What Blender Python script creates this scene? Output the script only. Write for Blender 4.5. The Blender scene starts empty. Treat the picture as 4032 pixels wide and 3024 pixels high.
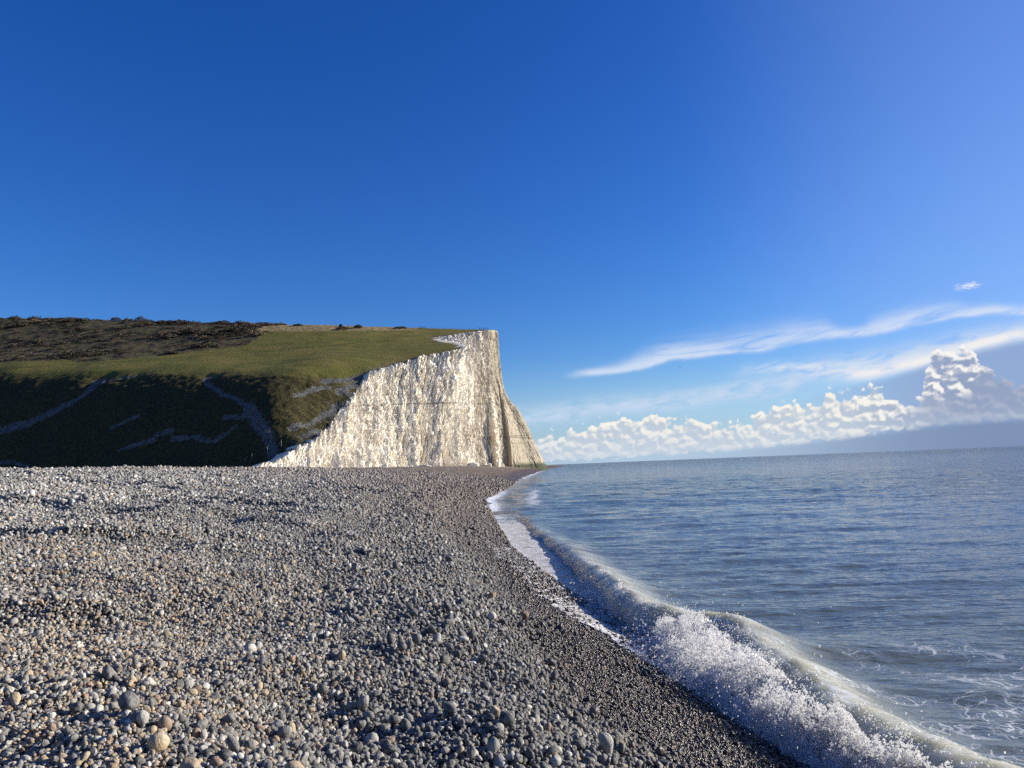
import bpy, math, random
import numpy as np
from mathutils import Matrix, Vector
sc = bpy.context.scene
C = sc.collection
rad = math.radians

# ------------------------------------------------------------------ camera
EYE = 2.8
PITCH, ROLL = rad(6.33), rad(2.28)
Fw = np.array([0, math.cos(PITCH), math.sin(PITCH)]); R0 = np.array([1, 0, 0.]); U0 = np.array([0, -math.sin(PITCH), math.cos(PITCH)])
Rt = math.cos(ROLL)*R0 - math.sin(ROLL)*U0
Up = math.sin(ROLL)*R0 + math.cos(ROLL)*U0
cam_data = bpy.data.cameras.new('camera')
cam_data.sensor_width = 36; cam_data.lens = 26.0
cam_data.clip_start = 0.1; cam_data.clip_end = 40000
cam = bpy.data.objects.new('camera', cam_data); C.objects.link(cam)
cam.matrix_world = Matrix(((Rt[0], Up[0], -Fw[0], 0), (Rt[1], Up[1], -Fw[1], 0), (Rt[2], Up[2], -Fw[2], EYE), (0, 0, 0, 1)))
sc.camera = cam

# ------------------------------------------------------------------ render settings
sc.render.engine = 'CYCLES'
sc.view_settings.view_transform = 'Standard'
sc.view_settings.look = 'None'
sc.view_settings.exposure = 1.0
sc.view_settings.gamma = 1.0
sc.cycles.use_denoising = False
sc.cycles.max_bounces = 9
sc.cycles.diffuse_bounces = 7
sc.cycles.transmission_bounces = 7
sc.cycles.glossy_bounces = 2
sc.cycles.use_adaptive_sampling = True
sc.cycles.adaptive_threshold = 0.012
sc.cycles.transparent_max_bounces = 24
sc.cycles.sample_clamp_indirect = 4.0

# ------------------------------------------------------------------ node helpers
class NB:
    def __init__(s, tree):
        s.t = tree; s.n = tree.nodes; s.l = tree.links
    def node(s, typ, **kw):
        nd = s.n.new(typ)
        for k, v in kw.items(): setattr(nd, k, v)
        return nd
    def put(s, sock, v):
        if isinstance(v, bpy.types.NodeSocket): s.l.new(v, sock)
        elif v is not None: sock.default_value = v
    def math(s, op, a, b=None, c=None, clamp=False):
        nd = s.node('ShaderNodeMath', operation=op, use_clamp=clamp)
        s.put(nd.inputs[0], a)
        if b is not None: s.put(nd.inputs[1], b)
        if c is not None: s.put(nd.inputs[2], c)
        return nd.outputs[0]
    def add(s, a, b): return s.math('ADD', a, b)
    def sub(s, a, b): return s.math('SUBTRACT', a, b)
    def mul(s, a, b): return s.math('MULTIPLY', a, b)
    def ss(s, x, lo, hi, a=0., b=1., kind='SMOOTHSTEP'):
        nd = s.node('ShaderNodeMapRange', interpolation_type=kind)
        s.put(nd.inputs['Value'], x); s.put(nd.inputs['From Min'], lo); s.put(nd.inputs['From Max'], hi)
        s.put(nd.inputs['To Min'], a); s.put(nd.inputs['To Max'], b)
        return nd.outputs['Result']
    def mix(s, f, a, b, bt='MIX'):
        nd = s.node('ShaderNodeMix', data_type='RGBA', blend_type=bt)
        s.put(nd.inputs['Factor'], f); s.put(nd.inputs['A'] if False else nd.inputs[6], a); s.put(nd.inputs[7], b)
        return nd.outputs[2]
    def comb(s, x, y, z=0.):
        nd = s.node('ShaderNodeCombineXYZ'); s.put(nd.inputs[0], x); s.put(nd.inputs[1], y); s.put(nd.inputs[2], z)
        return nd.outputs[0]
    def noise(s, vec, scale, detail=4., rough=.5, dist=0., dim='3D', lac=2.):
        nd = s.node('ShaderNodeTexNoise', noise_dimensions=dim)
        s.put(nd.inputs['Vector'], vec); s.put(nd.inputs['Scale'], scale); s.put(nd.inputs['Detail'], detail)
        s.put(nd.inputs['Roughness'], rough); s.put(nd.inputs['Distortion'], dist); s.put(nd.inputs['Lacunarity'], lac)
        return nd.outputs[0]
    def voro(s, vec, scale, detail=0., rough=.5, feature='F1', dim='3D', out=0, smooth=.5):
        nd = s.node('ShaderNodeTexVoronoi', voronoi_dimensions=dim, feature=feature)
        s.put(nd.inputs['Vector'], vec); s.put(nd.inputs['Scale'], scale)
        if 'Detail' in nd.inputs: s.put(nd.inputs['Detail'], detail); s.put(nd.inputs['Roughness'], rough)
        if feature == 'SMOOTH_F1': s.put(nd.inputs['Smoothness'], smooth)
        return nd.outputs[out]
    def scale3(s, vec, v, off=(0, 0, 0)):
        nd = s.node('ShaderNodeMapping'); s.put(nd.inputs['Vector'], vec); nd.inputs['Scale'].default_value = v; nd.inputs['Location'].default_value = off
        return nd.outputs[0]
    def curve(s, x, pts, x0, x1, y0=0., y1=1.):
        u = s.ss(x, x0, x1, 0., 1., 'LINEAR')
        nd = s.node('ShaderNodeFloatCurve'); s.put(nd.inputs['Value'], u)
        c = nd.mapping.curves[0]
        P = [((px-x0)/(x1-x0), (py-y0)/(y1-y0)) for px, py in pts]
        while len(c.points) < len(P): c.points.new(.5, .5)
        for q, (a, b) in zip(c.points, P): q.location = (a, b)
        for q in c.points: q.handle_type = 'AUTO'
        nd.mapping.update()
        return s.ss(nd.outputs[0], 0., 1., y0, y1, 'LINEAR')
    def ramp(s, x, stops, interp='LINEAR'):
        nd = s.node('ShaderNodeValToRGB'); s.put(nd.inputs[0], x)
        r = nd.color_ramp; r.interpolation = interp
        while len(r.elements) < len(stops): r.elements.new(.5)
        for e, (p, c) in zip(r.elements, stops): e.position = p; e.color = (*c, 1) if len(c) == 3 else c
        return nd.outputs[0]

def material(name):
    m = bpy.data.materials.new(name); m.use_nodes = True
    nt = m.node_tree; nt.nodes.clear()
    b = NB(nt)
    out = b.node('ShaderNodeOutputMaterial')
    p = b.node('ShaderNodeBsdfPrincipled')
    nt.links.new(p.outputs[0], out.inputs[0])
    return m, b, p, out

# ------------------------------------------------------------------ sky
SUN_AZ, SUN_EL = rad(76), rad(19)       # azimuth measured from the view axis (+Y) towards +X
w = bpy.data.worlds.new('World'); sc.world = w; w.use_nodes = True
wt = w.node_tree; wt.nodes.clear(); B = NB(wt)
wout = B.node('ShaderNodeOutputWorld'); bg = B.node('ShaderNodeBackground')
wt.links.new(bg.outputs[0], wout.inputs[0])
sky = B.node('ShaderNodeTexSky', sky_type='NISHITA', sun_disc=False, sun_elevation=SUN_EL, sun_rotation=SUN_AZ,
             altitude=0, air_density=1.0, dust_density=0.6, ozone_density=3.0)
SKY_STRENGTH = 0.050
tc = B.node('ShaderNodeTexCoord')
sep = B.node('ShaderNodeSeparateXYZ'); wt.links.new(tc.outputs['Generated'], sep.inputs[0])
dx, dy, dz = sep.outputs
AZ = B.mul(B.math('ARCTAN2', dx, dy), 180/math.pi)
EL = B.mul(B.math('ARCSINE', dz), 180/math.pi)
# deepen the blue the way a phone camera does
hs = B.node('ShaderNodeHueSaturation'); wt.links.new(sky.outputs[0], hs.inputs['Color'])
hs.inputs['Saturation'].default_value = 1.33; hs.inputs['Hue'].default_value = 0.515
skyc = B.mix(1.0, hs.outputs[0], (0.79, 1.14, 1.53, 1), 'MULTIPLY')
K = 1/(SKY_STRENGTH*2**sc.view_settings.exposure)      # cloud colours below are written as displayed radiance
def col(r, g, b, k=1.): return (r*K*k, g*K*k, b*K*k, 1)
# fibrous high cloud
wrp = B.noise(B.comb(AZ, EL, 0.), .22, 3., .5)
ELw = B.add(EL, B.mul(B.sub(wrp, .5), .9))
fib = B.noise(B.comb(B.mul(AZ, .16), B.sub(B.mul(EL, 1.1), B.mul(AZ, .07)), 3.), 1.0, 8., .62, .8)
fib2 = B.noise(B.comb(B.mul(AZ, .5), B.sub(B.mul(EL, 1.6), B.mul(AZ, .12)), 9.), 1.0, 7., .6, .5)
A0, A1 = -30, 70
def streak(pts, up, dn, lo, hi, alo, ahi, fb=fib, flo=.30, fhi=.62):
    """a long streak along el = curve(az), sharp below and feathered above; alpha shaped by the fibres"""
    c = B.curve(AZ, pts, A0, A1, -5, 25)
    dd = B.sub(ELw, c)
    dd = B.math('MAXIMUM', B.math('DIVIDE', dd, up), B.math('DIVIDE', dd, B.mul(dn, -1.) if isinstance(dn, bpy.types.NodeSocket) else -dn))
    g = B.math('EXPONENT', B.mul(B.mul(dd, dd), -1.))
    a = B.mul(g, B.ss(fb, flo, fhi))
    a = B.mul(a, B.mul(B.ss(AZ, lo, lo+alo), B.ss(AZ, hi, hi+ahi, 1., 0.)))
    return a
WID = B.curve(AZ, [(-30, .3), (4, .25), (9, .6), (12, 1.05), (19, 1.1), (23, .95), (25.2, .4), (27, .9), (30, .85), (34, .4), (50, .3), (70, .3)], A0, A1, 0, 3)
S1 = streak([(-30, 5.2), (4.4, 6.65), (8.6, 7.1), (11.5, 7.5), (15, 7.8), (19, 7.95), (22.4, 8.3), (24.2, 8.4), (26.6, 8.3), (29, 8.6), (30.5, 8.75), (32.7, 8.75), (35.2, 8.5), (45, 8.8), (70, 9)], WID, .22, 3.6, 75., 3., 30., fib, .22, .55)
S2 = streak([(-30, 2.0), (2.5, 3.7), (7.5, 4.1), (11.3, 4.2), (14, 4.45), (16, 4.75), (20.5, 5.0), (22.3, 5.8), (27, 6.1), (35, 7.0), (70, 8)], .8, .6, -40., 70., 42., 30., fib2, .25, .6)
S4 = streak([(-30, 2), (16, 6.1), (19, 6.35), (22.3, 6.0), (25, 5.9), (30, 6.2), (70, 6.5)], .45, .35, 16., 31., 4., 5., fib2, .3, .6)
S3 = streak([(-30, 3), (20, 5.0), (24, 5.4), (26.5, 5.5), (28.7, 5.9), (32.7, 6.7), (35, 7.0), (70, 7.5)], .32, .40, 22., 80., 4., 30., fib2, .2, .5)
skyc = B.mix(B.mul(B.ss(AZ, 12., 36.), B.ss(EL, 6., 30., .5, .25)), skyc, col(.26, .42, .82))
c1 = B.mix(B.mul(S1, .92), skyc, col(.66, .75, .92))
c2 = B.mix(B.mul(S2, .95), c1, col(.62, .72, .88))
c2 = B.mix(B.mul(S4, .8), c2, col(.74, .80, .90))
# pale veil towards the horizon, lilac and darker to the right under the big cloud
veil = B.ss(EL, 0., 9., 1., 0.)
veil = B.mul(veil, B.ss(AZ, -30., 15., .25, .75))
c3 = B.mix(veil, c2, col(.46, .62, .84))
c4 = B.mix(B.mul(S3, .9), c3, col(.92, .88, .86))
shad = B.mul(B.mul(B.ss(AZ, 19., 31.), B.ss(B.sub(EL, B.curve(AZ, [(-30, 2), (18, 3.4), (24, 4.5), (27, 5.0), (29, 5.5), (33, 6.4), (36, 6.7), (70, 6)], A0, A1, -5, 25)), -.35, .35, 1., 0.)), B.ss(AZ, 80., 120., 1., 0.))
c5 = B.mix(B.mul(shad, .85), c4, col(.27, .38, .62))
# cumulus bank
TOP = B.curve(AZ, [(-30, 1.6), (1.5, 1.9), (3.5, 2.3), (5, 2.4), (6.5, 2.8), (7.4, 3.5), (9.5, 3.0), (10.9, 3.6), (12, 3.0), (14, 2.8), (17, 2.3), (18.6, 3.2), (20.4, 3.5), (22.5, 3.6), (23.6, 4.4), (24.7, 3.8), (25.8, 4.4), (27, 3.6), (28.6, 3.2), (29.2, 4.8), (29.7, 6.2), (30.3, 6.7), (30.8, 6.2), (31.5, 6.5), (32.5, 5.7), (33.2, 4.7), (34, 3.9), (36, 3.9), (45, 3.2), (70, 2.4)], A0, A1, -5, 25)
BASE = B.curve(AZ, [(-30, .5), (1.5, .4), (8, .5), (14, .65), (20, .9), (26, 1.4), (31, 1.8), (36, 1.8), (50, 1.6), (70, 1.2)], A0, A1, -5, 25)
def billow(du, dv):
    x = B.add(AZ, du); y = B.add(EL, dv)
    wn = B.node('ShaderNodeTexNoise', noise_dimensions='2D'); B.put(wn.inputs['Vector'], B.comb(x, y)); wn.inputs['Scale'].default_value = 1.1; wn.inputs['Detail'].default_value = 1.
    ws = B.node('ShaderNodeSeparateColor'); B.put(ws.inputs[0], wn.outputs[1])
    v = B.comb(B.add(x, B.mul(ws.outputs[0], .6)), B.mul(B.add(y, B.mul(ws.outputs[1], .45)), 1.25), 1.)
    b1 = B.voro(v, 1.2, 2., .45, 'SMOOTH_F1', '2D', 0, .6)
    n1 = B.noise(v, .42, 4., .55, 0., '2D')
    return B.mul(B.sub(.62, b1), 1.3), B.mul(B.sub(n1, .5), 2.2)
h0, l0 = billow(0, 0); hs_, ls_ = billow(.16, .27)
b0 = B.add(h0, l0)
hgt = B.sub(TOP, EL)
dens = B.add(hgt, B.add(.1, B.add(B.mul(h0, 1.0), B.mul(l0, .35))))
dens = B.math('MINIMUM', dens, B.add(B.mul(B.sub(EL, BASE), 2.2), B.add(.5, B.add(B.mul(h0, .7), B.mul(l0, .6)))))
# gaps in the thin left part of the bank
dens = B.math('MINIMUM', dens, B.add(B.ss(AZ, 4., 20., .48, 1.5), B.add(B.mul(h0, .5), B.mul(l0, 1.0))))
m_cu = B.ss(dens, -.08, .32)
emb = B.math('ADD', .42, B.add(B.mul(B.sub(h0, hs_), .85), B.mul(B.sub(l0, ls_), .9)), clamp=True)
rim = B.ss(dens, .05, .55, 1., 0.)
lit = B.math('ADD', B.mul(emb, .95), B.mul(rim, .30), clamp=True)
lit = B.ss(lit, .15, .9)
greyer = B.ss(AZ, 22., 32.)
shc = B.mix(greyer, col(.52, .60, .70), col(.30, .37, .54))
litc = B.mix(greyer, col(.93, .90, .82), col(.95, .93, .90))
# the tower is seen against the light: thick parts grey, edges bright
lowcut = B.curve(AZ, [(-30, 0), (22, 0), (27, 2.2), (29, 3.4), (31, 3.6), (33, 5.2), (36, 5.5), (70, 3)], A0, A1, -5, 25)
thick = B.mul(B.ss(AZ, 26., 30.), B.ss(B.sub(EL, B.add(lowcut, B.mul(l0, .8))), -.7, .3, .85, 0.))
lit = B.mul(lit, B.sub(1., thick))
cuc = B.mix(lit, shc, litc)
cuc = B.mix(B.ss(EL, 0., 3.0, .72, 0.), cuc, col(.55, .65, .77))
c6 = B.mix(m_cu, c5, cuc)
# rain haze under the bank
under = B.mul(B.ss(B.sub(EL, BASE), -.5, .15, 1., 0.), B.ss(AZ, 0., 30., .35, .9))
c7 = B.mix(under, c6, B.mix(B.ss(AZ, 5., 34.), col(.50, .64, .82), col(.20, .28, .45)))
# one small lone cloud
q1 = B.math('DIVIDE', B.sub(AZ, 32.3), .8); q2 = B.math('DIVIDE', B.sub(EL, 10.6), .26)
lone = B.math('EXPONENT', B.mul(B.add(B.mul(q1, q1), B.mul(q2, q2)), -1.))
lone = B.mul(B.ss(B.mul(lone, B.sub(B.mul(B.noise(B.comb(B.add(AZ, EL), B.mul(EL, 2.5), 0.), 3.0, 4., .65), 3.), .85)), .1, .9), .85)
c8 = B.mix(lone, c7, col(.85, .88, .95))
final = B.mix(B.ss(EL, -1.2, -.05), col(.10, .15, .22), c8)
wt.links.new(final, bg.inputs['Color']); bg.inputs['Strength'].default_value = SKY_STRENGTH

w.cycles.sampling_method = 'NONE'
sun_d = bpy.data.lights.new('sun', 'SUN'); sun_d.energy = 5.0; sun_d.angle = rad(0.53); sun_d.color = (1.0, 0.915, 0.78)
sun = bpy.data.objects.new('sun', sun_d); C.objects.link(sun)
SV = Vector((math.cos(SUN_EL)*math.sin(SUN_AZ), math.cos(SUN_EL)*math.cos(SUN_AZ), math.sin(SUN_EL)))
sun.rotation_euler = SV.to_track_quat('Z', 'Y').to_euler()

# ------------------------------------------------------------------ numpy helpers
FPX = 2912.
def ray(x, y): return Fw*FPX + Rt*(x-2016) + Up*(1512-y)
def atz(x, y, z=0.):
    d = ray(x, y); return np.array([0, 0, EYE]) + d*((z-EYE)/d[2])
def atY(x, y, Y):
    d = ray(x, y); return np.array([0, 0, EYE]) + d*(Y/d[1])
rng = np.random.default_rng(7)
PERM = np.concatenate([rng.permutation(512)]*3).astype(np.int64)
GR = rng.normal(size=(512, 3)); GR /= np.linalg.norm(GR, axis=1)[:, None]
def perlin(x, y, z=0.):
    x, y, z = np.broadcast_arrays(np.asarray(x, float), np.asarray(y, float), np.asarray(z, float))
    xi = np.floor(x).astype(np.int64); yi = np.floor(y).astype(np.int64); zi = np.floor(z).astype(np.int64)
    xf, yf, zf = x-xi, y-yi, z-zi
    u, v, s = (t*t*t*(t*(t*6-15)+10) for t in (xf, yf, zf))
    xi &= 511; yi &= 511; zi &= 511
    def g(a, b, c):
        h = PERM[PERM[PERM[(xi+a) & 511] + ((yi+b) & 511)] + ((zi+c) & 511)]
        G = GR[h & 511]
        return G[..., 0]*(xf-a) + G[..., 1]*(yf-b) + G[..., 2]*(zf-c)
    def lerp(a, b, t): return a+(b-a)*t
    r0 = lerp(lerp(g(0, 0, 0), g(1, 0, 0), u), lerp(g(0, 1, 0), g(1, 1, 0), u), v)
    if not np.any(zf): return r0*1.5
    r1 = lerp(lerp(g(0, 0, 1), g(1, 0, 1), u), lerp(g(0, 1, 1), g(1, 1, 1), u), v)
    return lerp(r0, r1, s)*1.5
def fbm(x, y, z=0., o=4, rough=.5, lac=2.03):
    a, t, n = 1., 0., 0.
    for i in range(o):
        t = t + a*perlin(x+17.3*i, y-9.1*i, z); n += a; a *= rough; x = x*lac; y = y*lac; z = np.asarray(z)*lac
    return t/n
def ridged(x, y, o=3, rough=.5):
    a, t, n = 1., 0., 0.
    for i in range(o):
        t = t + a*(1-np.abs(perlin(x+5.7*i, y+3.3*i))*2.); n += a; a *= rough; x = x*2.1; y = y*2.1
    return t/n
def sstep(x, a, b):
    t = np.clip((x-a)/(b-a), 0, 1); return t*t*(3-2*t)
def seg_dist(px, py, poly):
    """distance to polyline, signed side (positive to the right of travel), arclength position"""
    best = np.full(px.shape, 1e9); side = np.zeros(px.shape); pos = np.zeros(px.shape); acc = 0.
    for (ax, ay), (bx, by) in zip(poly[:-1], poly[1:]):
        vx, vy = bx-ax, by-ay; L = math.hypot(vx, vy)
        t = np.clip(((px-ax)*vx+(py-ay)*vy)/(L*L), 0, 1)
        dxx, dyy = px-(ax+t*vx), py-(ay+t*vy); d = np.hypot(dxx, dyy)
        sd = np.sign(vy*(px-ax)-vx*(py-ay))
        k = d < best
        best = np.where(k, d, best); side = np.where(k, sd, side); pos = np.where(k, acc+t*L, pos); acc += L
    return best, side, pos

def mesh_np(name, V, F, smooth=True, attrs=None):
    me = bpy.data.meshes.new(name)
    V = np.asarray(V, np.float32); F = np.asarray(F, np.int32)
    nf, k = F.shape
    me.vertices.add(len(V)); me.vertices.foreach_set('co', V.ravel())
    me.loops.add(nf*k); me.loops.foreach_set('vertex_index', F.ravel())
    me.polygons.add(nf); me.polygons.foreach_set('loop_start', np.arange(nf, dtype=np.int32)*k)
    me.update(calc_edges=True); me.validate()
    me.polygons.foreach_set('use_smooth', np.full(len(me.polygons), smooth))
    for an, av in (attrs or {}).items():
        at = me.attributes.new(an, 'FLOAT', 'POINT'); at.data.foreach_set('value', np.asarray(av, np.float32).ravel())
    return me
def link(name, me, m=None, parent=None, kind=None, label=None, cat=None, group=None, loc=None):
    o = bpy.data.objects.new(name, me); C.objects.link(o)
    if m is not None and me is not None and not me.materials: me.materials.append(m)
    if parent is not None: o.parent = parent
    if loc is not None: o.location = loc
    if kind: o['kind'] = kind
    if label: o['label'] = label
    if cat: o['category'] = cat
    if group: o['group'] = group
    return o
def grid_faces(nu, nv):
    i = np.arange((nu-1)*(nv-1)); a = i//(nv-1)*nv + i % (nv-1)
    return np.stack([a, a+nv, a+nv+1, a+1], 1)

# ------------------------------------------------------------------ shoreline and beach form
SH = [(6.5, -8), (4.6, 0), (3.35, 4.2), (2.52, 7.0), (2.28, 8.2), (2.06, 9.8), (1.9, 11.4), (1.38, 13.9), (.85, 16.8), (.37, 20.1), (-.55, 26.7),
      (-1.57, 41.4), (-2.9, 63.8), (-1.35, 93.5), (1.78, 178), (7.9, 290), (15.8, 420), (22, 520), (60, 900)]
SHx = np.array([p[0] for p in SH]); SHy = np.array([p[1] for p in SH])
def xs(y): return np.interp(y, SHy, SHx)
PD = [(-60, -6), (-20, -2.6), (-3, -.42), (-1, -.13), (0, 0), (1, .30), (2.5, .80), (4.2, 1.16), (8, 1.55), (15, 2.2), (25, 3.05), (33, 3.75), (38, 4.0), (44, 3.95), (60, 3.7), (400, 3.6)]
PDx, PDz = np.array([p[0] for p in PD]), np.array([p[1] for p in PD])
def beach_z(x, y, fine=True):
    d = xs(y) - x
    far = sstep(y, 60, 200)
    z = np.interp(d, PDx, PDz)
    land = sstep(d, .6, 5)
    z = z - far*.25*sstep(d, 20, 36)
    z = z + sstep(d, 3, 9)*.16*fbm(x/4.5+9, y/3.0, o=2)
    z = z + sstep(d, 4, 8)*.20*sstep(fbm(x/5.5+3, y/4.0+1, o=3, rough=.55), -.08, .10)*sstep(-y, -70, -45)
    z = z + land*.25*fbm(x/1.8, y/3.0, o=2) + sstep(d, 4, 12)*.16*fbm(x/9., y/9.+4, o=2)
    z = z + .05*sstep(d, 1.5, 3)*np.cos((d-3.1)*1.9+fbm(x/5, y/5, o=1)*3)*sstep(-d, -9, -3)
    if fine: z = z + land*.07*fbm(x/.6, y/.7, o=2)
    return z

# ------------------------------------------------------------------ breaking wave form
CR = [(5.6, -1), (4.5, 2.2), (3.95, 4.2), (3.61, 5.66), (3.43, 6.08), (3.35, 6.67), (3.25, 7.4), (3.21, 8.5), (3.17, 9.6), (3.2, 10.8), (3.0, 11.7), (2.6, 12.2), (2.25, 12.9), (2.08, 14.2), (2.0, 16.6), (1.88, 19.3), (1.7, 22.5), (1.45, 26.3), (1.0, 31), (.75, 36), (.2, 42)]
CRy = np.array([c[1] for c in CR]); CRx = np.array([c[0] for c in CR])
WH = [(-1, .50), (6, .44), (9, .42), (12, .40), (14, .36), (17, .31), (20, .26), (26, .17), (33, .09), (39, .04), (43, 0)]
WHy, WHh = np.array([a for a, b in WH]), np.array([b for a, b in WH])
def crest_x(y):
    return np.interp(y, CRy, CRx) - .12*sstep(-y, -10, -7) + .05*perlin(y/.9, 3.3) + .03*perlin(y/.35, 1.3)
def wave_h(y):
    return np.interp(y, WHy, WHh)*(1+.16*perlin(y/1.3, 8.1)+.07*perlin(y/.4, 2.1))*sstep(-y, -43, -40)
CRP = [(float(crest_x(np.array(yy))), float(yy)) for yy in np.arange(-1, 43, .35)]
def wave_n(x, y):
    """distance from the crest line, positive to seaward"""
    n = np.full(x.shape, 50.); s = np.zeros(x.shape)
    k = (y < 44) & (y > -3) & (np.abs(x-np.interp(y, CRy, CRx)) < 6)
    if k.any():
        d, sd, pos = seg_dist(x[k], y[k], CRP)
        n[k] = d*np.where(sd > 0, 1, -1)
    return n
def sea_z(x, y):
    r = np.hypot(x, y)
    fade = 1/(1+(r/160.)**2)
    # wind ripples whose crests lie across the view, and low swell
    a = fbm(x/1.5+.2*y, y/.48, 2.2, o=3, rough=.5)
    b = fbm(x/5.+3, y/1.7, 5.1, o=2)
    c = fbm(x/22., y/7.+9, o=2)
    z = .075*a*(fade**.6) + .12*b*sstep(r, 4, 12)*(1/(1+(r/500)**2)) + .22*c*sstep(r, 15, 50)*(1/(1+(r/1500)**2))
    n = wave_n(x, y); h = wave_h(y)
    nn = np.clip(n, -5, 8)
    fw = .42+.08*sstep(h, .36, .46)+.1*perlin(y/.8, 4.4)
    front = np.where(nn > -fw, np.sqrt(np.clip(1-(nn/fw)**2, 0, 1)), 0)
    back = np.exp(-(nn/.55)**2)*.82 + .18*np.exp(-(nn/1.3)**2)
    prof = np.where(nn < 0, front, back)
    ridge = 1 + .10*fbm(x/.5, y/.16, o=3)
    z = z*np.where((n < 0) & (n > -4), .35, 1.)
    z = z + h*prof*ridge - .05*sstep(-nn, 0, .6)*(h > .03)
    return z, n, h, prof

# ------------------------------------------------------------------ materials: sea
def water_material():
    m, b, p, out = material('sea_water')
    geo = b.node('ShaderNodeNewGeometry'); P = geo.outputs['Position']
    def at(n): return b.node('ShaderNodeAttribute', attribute_name=n).outputs['Fac']
    murk, foam, dist = at('murk'), at('foam'), at('dist')
    body = b.mix(murk, (.080, .100, .100, 1), (.35, .34, .27, 1))
    lum = b.noise(b.scale3(P, (1.2, 1.2, 1.2)), 1.0, 4.)
    body = b.mix(b.mul(b.ss(lum, .45, .7), b.mul(murk, .5)), body, (.42, .40, .31, 1))
    v1 = b.scale3(P, (2.2, 6.5, 4.))
    n1 = b.noise(v1, 1.0, 3., .5, .3)
    n2 = b.noise(b.scale3(P, (.35, 1.15, 1.)), 1., 4., .55, .2)
    n3 = b.noise(b.scale3(P, (.05, .17, 1.)), 1., 4., .6, .2)
    bmp = b.node('ShaderNodeBump'); bmp.inputs['Strength'].default_value = 1.
    hh = b.add(b.mul(n1, b.ss(dist, 6., 70., .05, .022)), b.add(b.mul(n2, b.ss(dist, 12., 80., .05, .55)), b.mul(n3, b.ss(dist, 60., 900., 0., 8.))))
    b.put(bmp.inputs['Height'], hh); bmp.inputs['Distance'].default_value = 1.
    # lacy foam
    wob = b.noise(P, 1.6, 3.)
    vv = b.comb(0., 0., 0.)
    sepn = b.node('ShaderNodeSeparateXYZ'); b.put(sepn.inputs[0], P)
    q = b.comb(b.mul(b.add(sepn.outputs[0], b.mul(wob, .7)), .75), b.mul(b.add(sepn.outputs[1], b.mul(b.noise(P, 1.7, 4.), 1.0)), 1.25), 0.)
    e1 = b.voro(q, 4.2, 0., .5, 'DISTANCE_TO_EDGE', '3D', 0)
    e2 = b.voro(q, 13., 0., .5, 'DISTANCE_TO_EDGE', '3D', 0)
    patch = b.noise(P, .9, 5., .6)
    wd = b.mul(b.math('ADD', foam, b.mul(b.sub(patch, .55), 1.3), clamp=True), .20)
    lace = b.math('MAXIMUM', b.ss(b.sub(wd, e1), -.012, .02), b.mul(b.ss(b.sub(b.mul(wd, .62), e2), -.02, .03), .8))
    lace = b.mul(lace, b.ss(foam, .02, .12))
    solid = b.ss(b.add(foam, b.mul(b.sub(patch, .5), .9)), .62, .9)
    fo = b.math('MAXIMUM', lace, solid)
    colr = b.mix(fo, body, b.mix(b.ss(foam, .3, .7), (.34, .37, .39, 1), (.78, .80, .81, 1)))
    b.put(p.inputs['Base Color'], colr)
    b.put(p.inputs['Roughness'], b.math('ADD', b.mul(b.math('MAXIMUM', fo, b.mul(murk, .35)), .5), b.ss(dist, 10., 400., .07, .16)))
    p.inputs['IOR'].default_value = 1.33
    b.put(p.inputs['Normal'], bmp.outputs[0])
    b.put(p.inputs['Subsurface Weight'], b.math('MULTIPLY', murk, 1.3, clamp=True)); p.inputs['Subsurface Radius'].default_value = (.8, .8, .62); p.inputs['Subsurface Scale'].default_value = 1.
    return m
M_water = water_material()

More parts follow.
